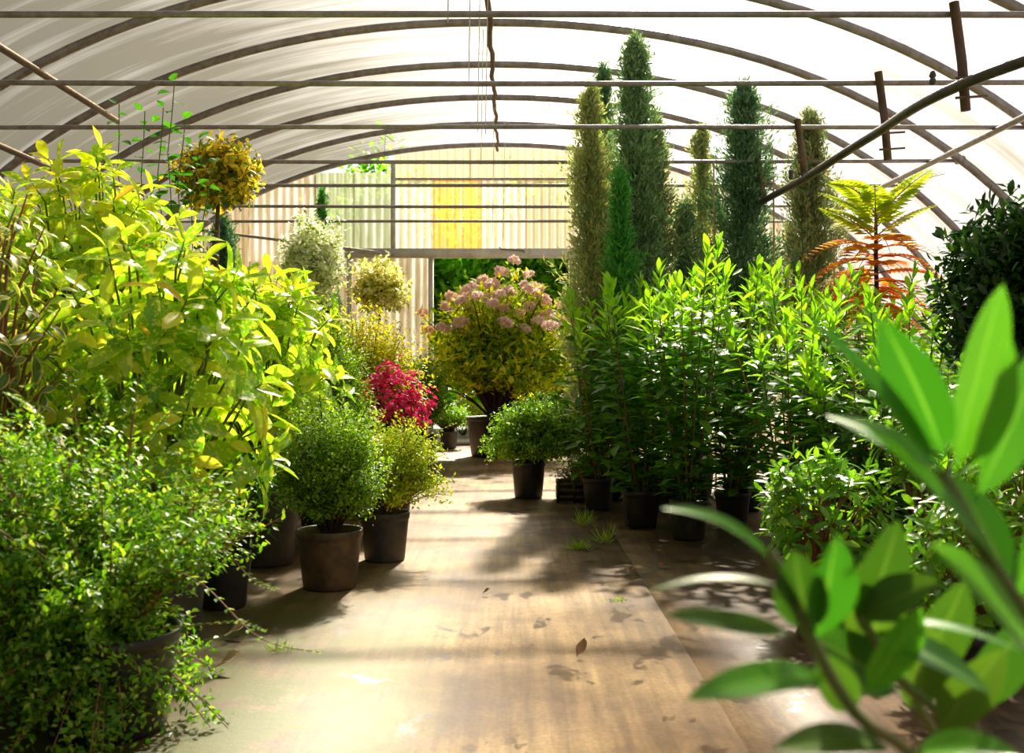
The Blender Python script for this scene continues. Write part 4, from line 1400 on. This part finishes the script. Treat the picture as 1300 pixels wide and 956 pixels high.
# low evergreen bushes at the right front
SK = leaf_set('oblong_leaf', 0.092, 0.032, M['skimmia'], 5, droop=(-0.1, 0.5), fold=(0.15, 0.45))
for k, (lab, X, Y, zc, rr, tips, pr) in enumerate((
        ('low evergreen bush with upright oblong leaves at the aisle edge', 1.22, 4.15, 0.46, (0.26, 0.26, 0.26), 38, 0.13),
        ('evergreen bush with oblong leaves beneath the clipped bay', 1.78, 4.35, 0.72, (0.32, 0.28, 0.34), 40, 0.14),
        ('evergreen bush with reddish stems behind the large near leaves', 1.42, 3.3, 0.40, (0.27, 0.25, 0.26), 38, 0.13),
        ('evergreen bush at the lower right edge behind the near stalk', 1.72, 3.55, 0.66, (0.26, 0.26, 0.30), 38, 0.13))):
    t = thing('oblong_leaved_bush', lab, 'shrub', (X, Y, 0), 'low evergreen bushes at the right front')
    pot(t, pr, 0.2)
    rosette_shrub(t, zc, rr, tips * 2, 8, SK, None, keys=('skimmia', ''), base=(0, 0, 0.18), stem_mat='stem_red', zmin=-0.55, spacing=0.008, lift=0.8, inner=0.55, stem_r=0.0035)

# ------------------------------------------------------------------ large leaves close to the camera
t = thing('near_cherry_laurel', 'young cherry laurel with very large blurred leaves close to the camera', 'shrub', (0.42, 0.95, 0))
org = Vector((0.42, 0.95, 0))
pot(t, 0.13, 0.24)


def near_stem(pts, r=0.005):
    mb = MB(); mb.tube(smooth_path([p - org for p in pts], 5), r, 8, cap=False)
    obj('stem', mb.mesh('stem', M['stem_green']), t)


near_stem([Vector((0.43, 0.95, 0.2)), P(1400, 900, 0.95), P(1300, 775, 0.88), P(1232, 670, 0.86), P(1195, 600, 0.86)], 0.006)
near_stem([Vector((0.41, 0.94, 0.2)), P(1200, 1050, 0.92), P(1085, 905, 0.86), P(1035, 820, 0.85), P(1000, 740, 0.85), P(975, 700, 0.85)], 0.005)
near_stem([Vector((0.43, 0.96, 0.2)), P(1230, 1000, 1.0), P(1140, 860, 1.0), P(1090, 780, 1.0)], 0.005)


def near_leaf(b, tip, wpx, db, dt, nrm, mat='near_leaf', droop=0.25, fold=0.3):
    p0, p1 = P(b[0], b[1], db), P(tip[0], tip[1], dt)
    d = p1 - p0
    L = d.length
    W = 0.84 * wpx * 0.5 * (db + dt) / F
    me = leaf_mesh('near_leaf', L, W, M[mat], rows=14, cols=3, droop=droop, fold=fold, wave=0.03, seed=int(b[0] + tip[1]), power=0.8, skew=0.9)
    n = Vector(nrm)
    put_leaf(t, me, p0 - org, d + UPV * 0.0 + n.normalized() * (droop * 0.5 * L), n, 1.0)


for a in (((1205, 615), (1038, 405), 62, 0.86, 0.80, (-0.3, -0.55, 0.8), 'near_leaf', 0.15, 0.35),
          ((1200, 585), (1142, 398), 86, 0.86, 0.84, (-0.5, -0.85, 0.3), 'near_leaf', 0.2, 0.3),
          ((1212, 600), (1272, 362), 84, 0.86, 0.88, (0.3, -0.85, 0.3), 'near_leaf', -0.15, 0.3),
          ((1222, 612), (1282, 425), 96, 0.86, 0.80, (0.5, -0.8, 0.3), 'near_leaf', 0.2, 0.4),
          ((1235, 640), (1330, 430), 80, 0.86, 0.9, (0.4, -0.8, 0.5), 'near_leaf', 0.3, 0.3),
          ((1190, 600), (1065, 520), 44, 0.87, 0.97, (-0.2, -0.4, 0.9), 'near_leaf', 0.25, 0.3),
          ((1270, 720), (1110, 545), 60, 0.86, 0.80, (-0.3, -0.5, 0.8), 'near_leaf', 0.2, 0.4),
          ((1285, 750), (1215, 600), 70, 0.88, 0.86, (0.2, -0.9, 0.4), 'near_leaf_dark', 0.2, 0.3),
          ((1310, 830), (1195, 690), 90, 0.88, 0.82, (-0.2, -0.6, 0.7), 'near_leaf', 0.2, 0.35),
          ((1290, 770), (1345, 560), 80, 0.88, 0.86, (0.4, -0.8, 0.3), 'near_leaf', 0.15, 0.3),
          # lower spray
          ((985, 720), (843, 632), 40, 0.85, 0.86, (0.35, -0.35, 0.9), 'near_leaf', 0.75, 0.4),
          ((995, 745), (822, 748), 26, 0.85, 0.86, (0.05, -0.12, 1.0), 'near_leaf_dark', 0.6, 0.2),
          ((1008, 805), (845, 778), 40, 0.85, 0.80, (0.0, -0.75, 0.7), 'near_leaf_dark', 0.15, 0.2),
          ((1050, 862), (885, 870), 62, 0.86, 0.72, (0.0, -0.7, 0.75), 'near_leaf', 0.45, 0.2),
          ((1030, 805), (1000, 700), 82, 0.85, 0.84, (-0.4, -0.9, 0.2), 'near_leaf_dark', 0.1, 0.4),
          ((1035, 815), (1062, 680), 86, 0.85, 0.83, (0.3, -0.9, 0.2), 'near_leaf', 0.15, 0.4),
          ((1090, 800), (1150, 665), 80, 1.0, 0.98, (0.1, -0.9, 0.3), 'near_leaf_dark', 0.15, 0.3),
          ((1088, 780), (1190, 745), 70, 1.0, 0.95, (0.0, -0.8, 0.6), 'near_leaf_dark', 0.3, 0.3),
          ((1095, 790), (1300, 815), 24, 0.98, 0.92, (0.0, -0.25, 1.0), 'near_leaf', 0.5, 0.2),
          ((1100, 800), (1262, 870), 60, 0.98, 0.9, (0.2, -0.6, 0.8), 'near_leaf', 0.3, 0.3),
          ((1100, 880), (1165, 770), 66, 0.95, 0.93, (0.2, -0.9, 0.3), 'near_leaf', 0.1, 0.4),
          ((1085, 905), (1040, 830), 60, 0.9, 0.86, (-0.3, -0.8, 0.4), 'near_leaf_dark', 0.2, 0.3),
          ((1120, 850), (1105, 715), 90, 1.05, 1.0, (-0.2, -0.9, 0.3), 'near_leaf_dark', 0.1, 0.35),
          ((1150, 870), (1240, 745), 84, 1.08, 1.04, (0.2, -0.9, 0.35), 'near_leaf_dark', 0.15, 0.35),
          ((1140, 880), (1030, 790), 80, 1.05, 0.98, (-0.3, -0.8, 0.5), 'near_leaf_dark', 0.2, 0.35),
          ((1165, 905), (1180, 790), 90, 1.05, 1.0, (0.1, -0.9, 0.3), 'near_leaf_dark', 0.1, 0.35),
          ((1225, 900), (1310, 790), 84, 1.1, 1.05, (0.2, -0.85, 0.4), 'near_leaf_dark', 0.2, 0.35),
          ((1190, 930), (1265, 820), 74, 0.98, 0.95, (0.1, -0.8, 0.5), 'near_leaf_dark', 0.3, 0.3),
          ((1130, 950), (985, 935), 60, 0.9, 0.8, (0.0, -0.6, 0.8), 'near_leaf_dark', 0.4, 0.3),
          ((1150, 960), (1290, 940), 66, 0.92, 0.84, (0.0, -0.6, 0.8), 'near_leaf', 0.4, 0.3)):
    near_leaf(*a)

near_stem([Vector((0.44, 0.97, 0.2)), P(1240, 1050, 1.08), P(1185, 930, 1.07), P(1140, 860, 1.06)], 0.005)
near_stem([Vector((0.45, 0.97, 0.2)), P(1280, 1050, 1.1), P(1240, 930, 1.1), P(1220, 890, 1.1)], 0.005)

# ------------------------------------------------------------------ small things on the floor
def tuft(label, px, py, n, L, wide=0.5):
    c = P(px, py, F * CAM_H / (py - 470.0))
    c.z = 0
    pos = rng.normal(0, 0.02, (n, 3)); pos[:, 2] = 0.0
    d = rdirs(n, 0.25, 1.0); d[:, :2] *= wide * 1.6
    LL = L * rng.uniform(0.5, 1.2, n)
    me = quads_leaves('grass_tuft', pos, d, rdirs(n), LL, np.full(n, 0.006), M['grass'])
    tag(obj('grass_tuft', me, None, c), label, 'grass', 'weeds in the floor seam')


tuft('wispy grass tuft nearest the potted laurels', 741, 668, 46, 0.13, 0.4)
tuft('dense low grass tuft in the floor seam', 737, 697, 70, 0.085, 0.8)
tuft('leafy green weed beside the low grass tuft', 768, 690, 44, 0.14, 0.5)
tuft('tiny green seedling on the algae patch', 355, 826, 26, 0.045, 0.8)
tuft('tiny moss tuft near the fallen leaf at the floor seam', 785, 762, 30, 0.02, 1.0)


def fallen(label, px, py, L, mat, rot, curl):
    c = P(px, py, F * CAM_H / (py - 470.0))
    c.z = 0.012
    me = leaf_mesh('fallen_leaf', L, L * 0.5, M[mat], rows=6, droop=curl, fold=0.5, seed=px, wave=0.15)
    o = obj('fallen_leaf', me, None, c)
    o.rotation_euler = (0.2, -0.25, rot)
    tag(o, label, 'leaf', 'fallen leaves on the floor')


fallen('large curled brown leaf lying in the foreground of the aisle', 733, 838, 0.07, 'dead', 1.2, -1.0)
fallen('small brown leaf lying in the middle of the aisle', 612, 757, 0.045, 'dead', 0.3, -0.6)
fallen('small red leaf lying near the floor seam', 780, 733, 0.035, 'dead_red', 0.8, 0.5)
fallen('curled brown leaf beside the small red one', 797, 731, 0.04, 'dead', 1.8, -0.8)
fallen('flat red-brown leaf closest to the round black pot', 834, 721, 0.05, 'dead_red', 0.1, 0.4)
fallen('brown leaf fragment at the end of the seam', 806, 726, 0.03, 'dead', 2.6, 0.3)
fallen('long pale dead leaf on the algae patch', 285, 812, 0.10, 'dead_pale', 0.4, -0.6)
fallen('pale dead leaf at the very front of the algae patch', 265, 855, 0.11, 'dead_pale', 0.15, -0.5)
fallen('yellowed dead leaf against the foot of the front pot', 258, 745, 0.09, 'dead_pale', -0.5, 0.6)

# ------------------------------------------------------------------ outside the doorway
for (lab, X, Y, zc, rr, nn, per, ll) in (
        ('dark green hedge filling the doorway behind the rhododendron', 0.6, 18.6, 2.1, (1.9, 0.8, 2.2), 1300, 30, 0.19),
        ('dark green hedge outside, left of the doorway view', -2.2, 18.9, 2.1, (1.7, 0.8, 2.3), 1200, 30, 0.19),
        ('tall green tree outside, seen over the wall sheet gap', -2.75, 21.5, 2.6, (0.8, 0.8, 2.7), 600, 26, 0.22),
        ('green hedge outside to the right of the doorway', 3.4, 19.2, 1.8, (1.8, 0.9, 2.0), 500, 26, 0.2)):
    t = thing('hedge_shrub', lab, 'shrub', (X, Y, 0), 'hedge outside the doorway')
    twig_bush(t, zc, rr, nn, per, ll, ll * 0.5, 'hedge', base=(0, 0, 0.1), zmin=-0.9, inner=0.5, lump=0.25, twig_show=60, twig_r=0.012, jitter=0.06)
t = thing('low_shrub', 'low bright shrub on the gravel just outside the doorway', 'shrub', (-0.75, 16.3, 0))
twig_bush(t, 0.28, (0.5, 0.4, 0.28), 200, 18, 0.06, 0.03, 'lime', base=(0, 0, 0.0), zmin=-0.1, inner=0.5, twig_show=30)
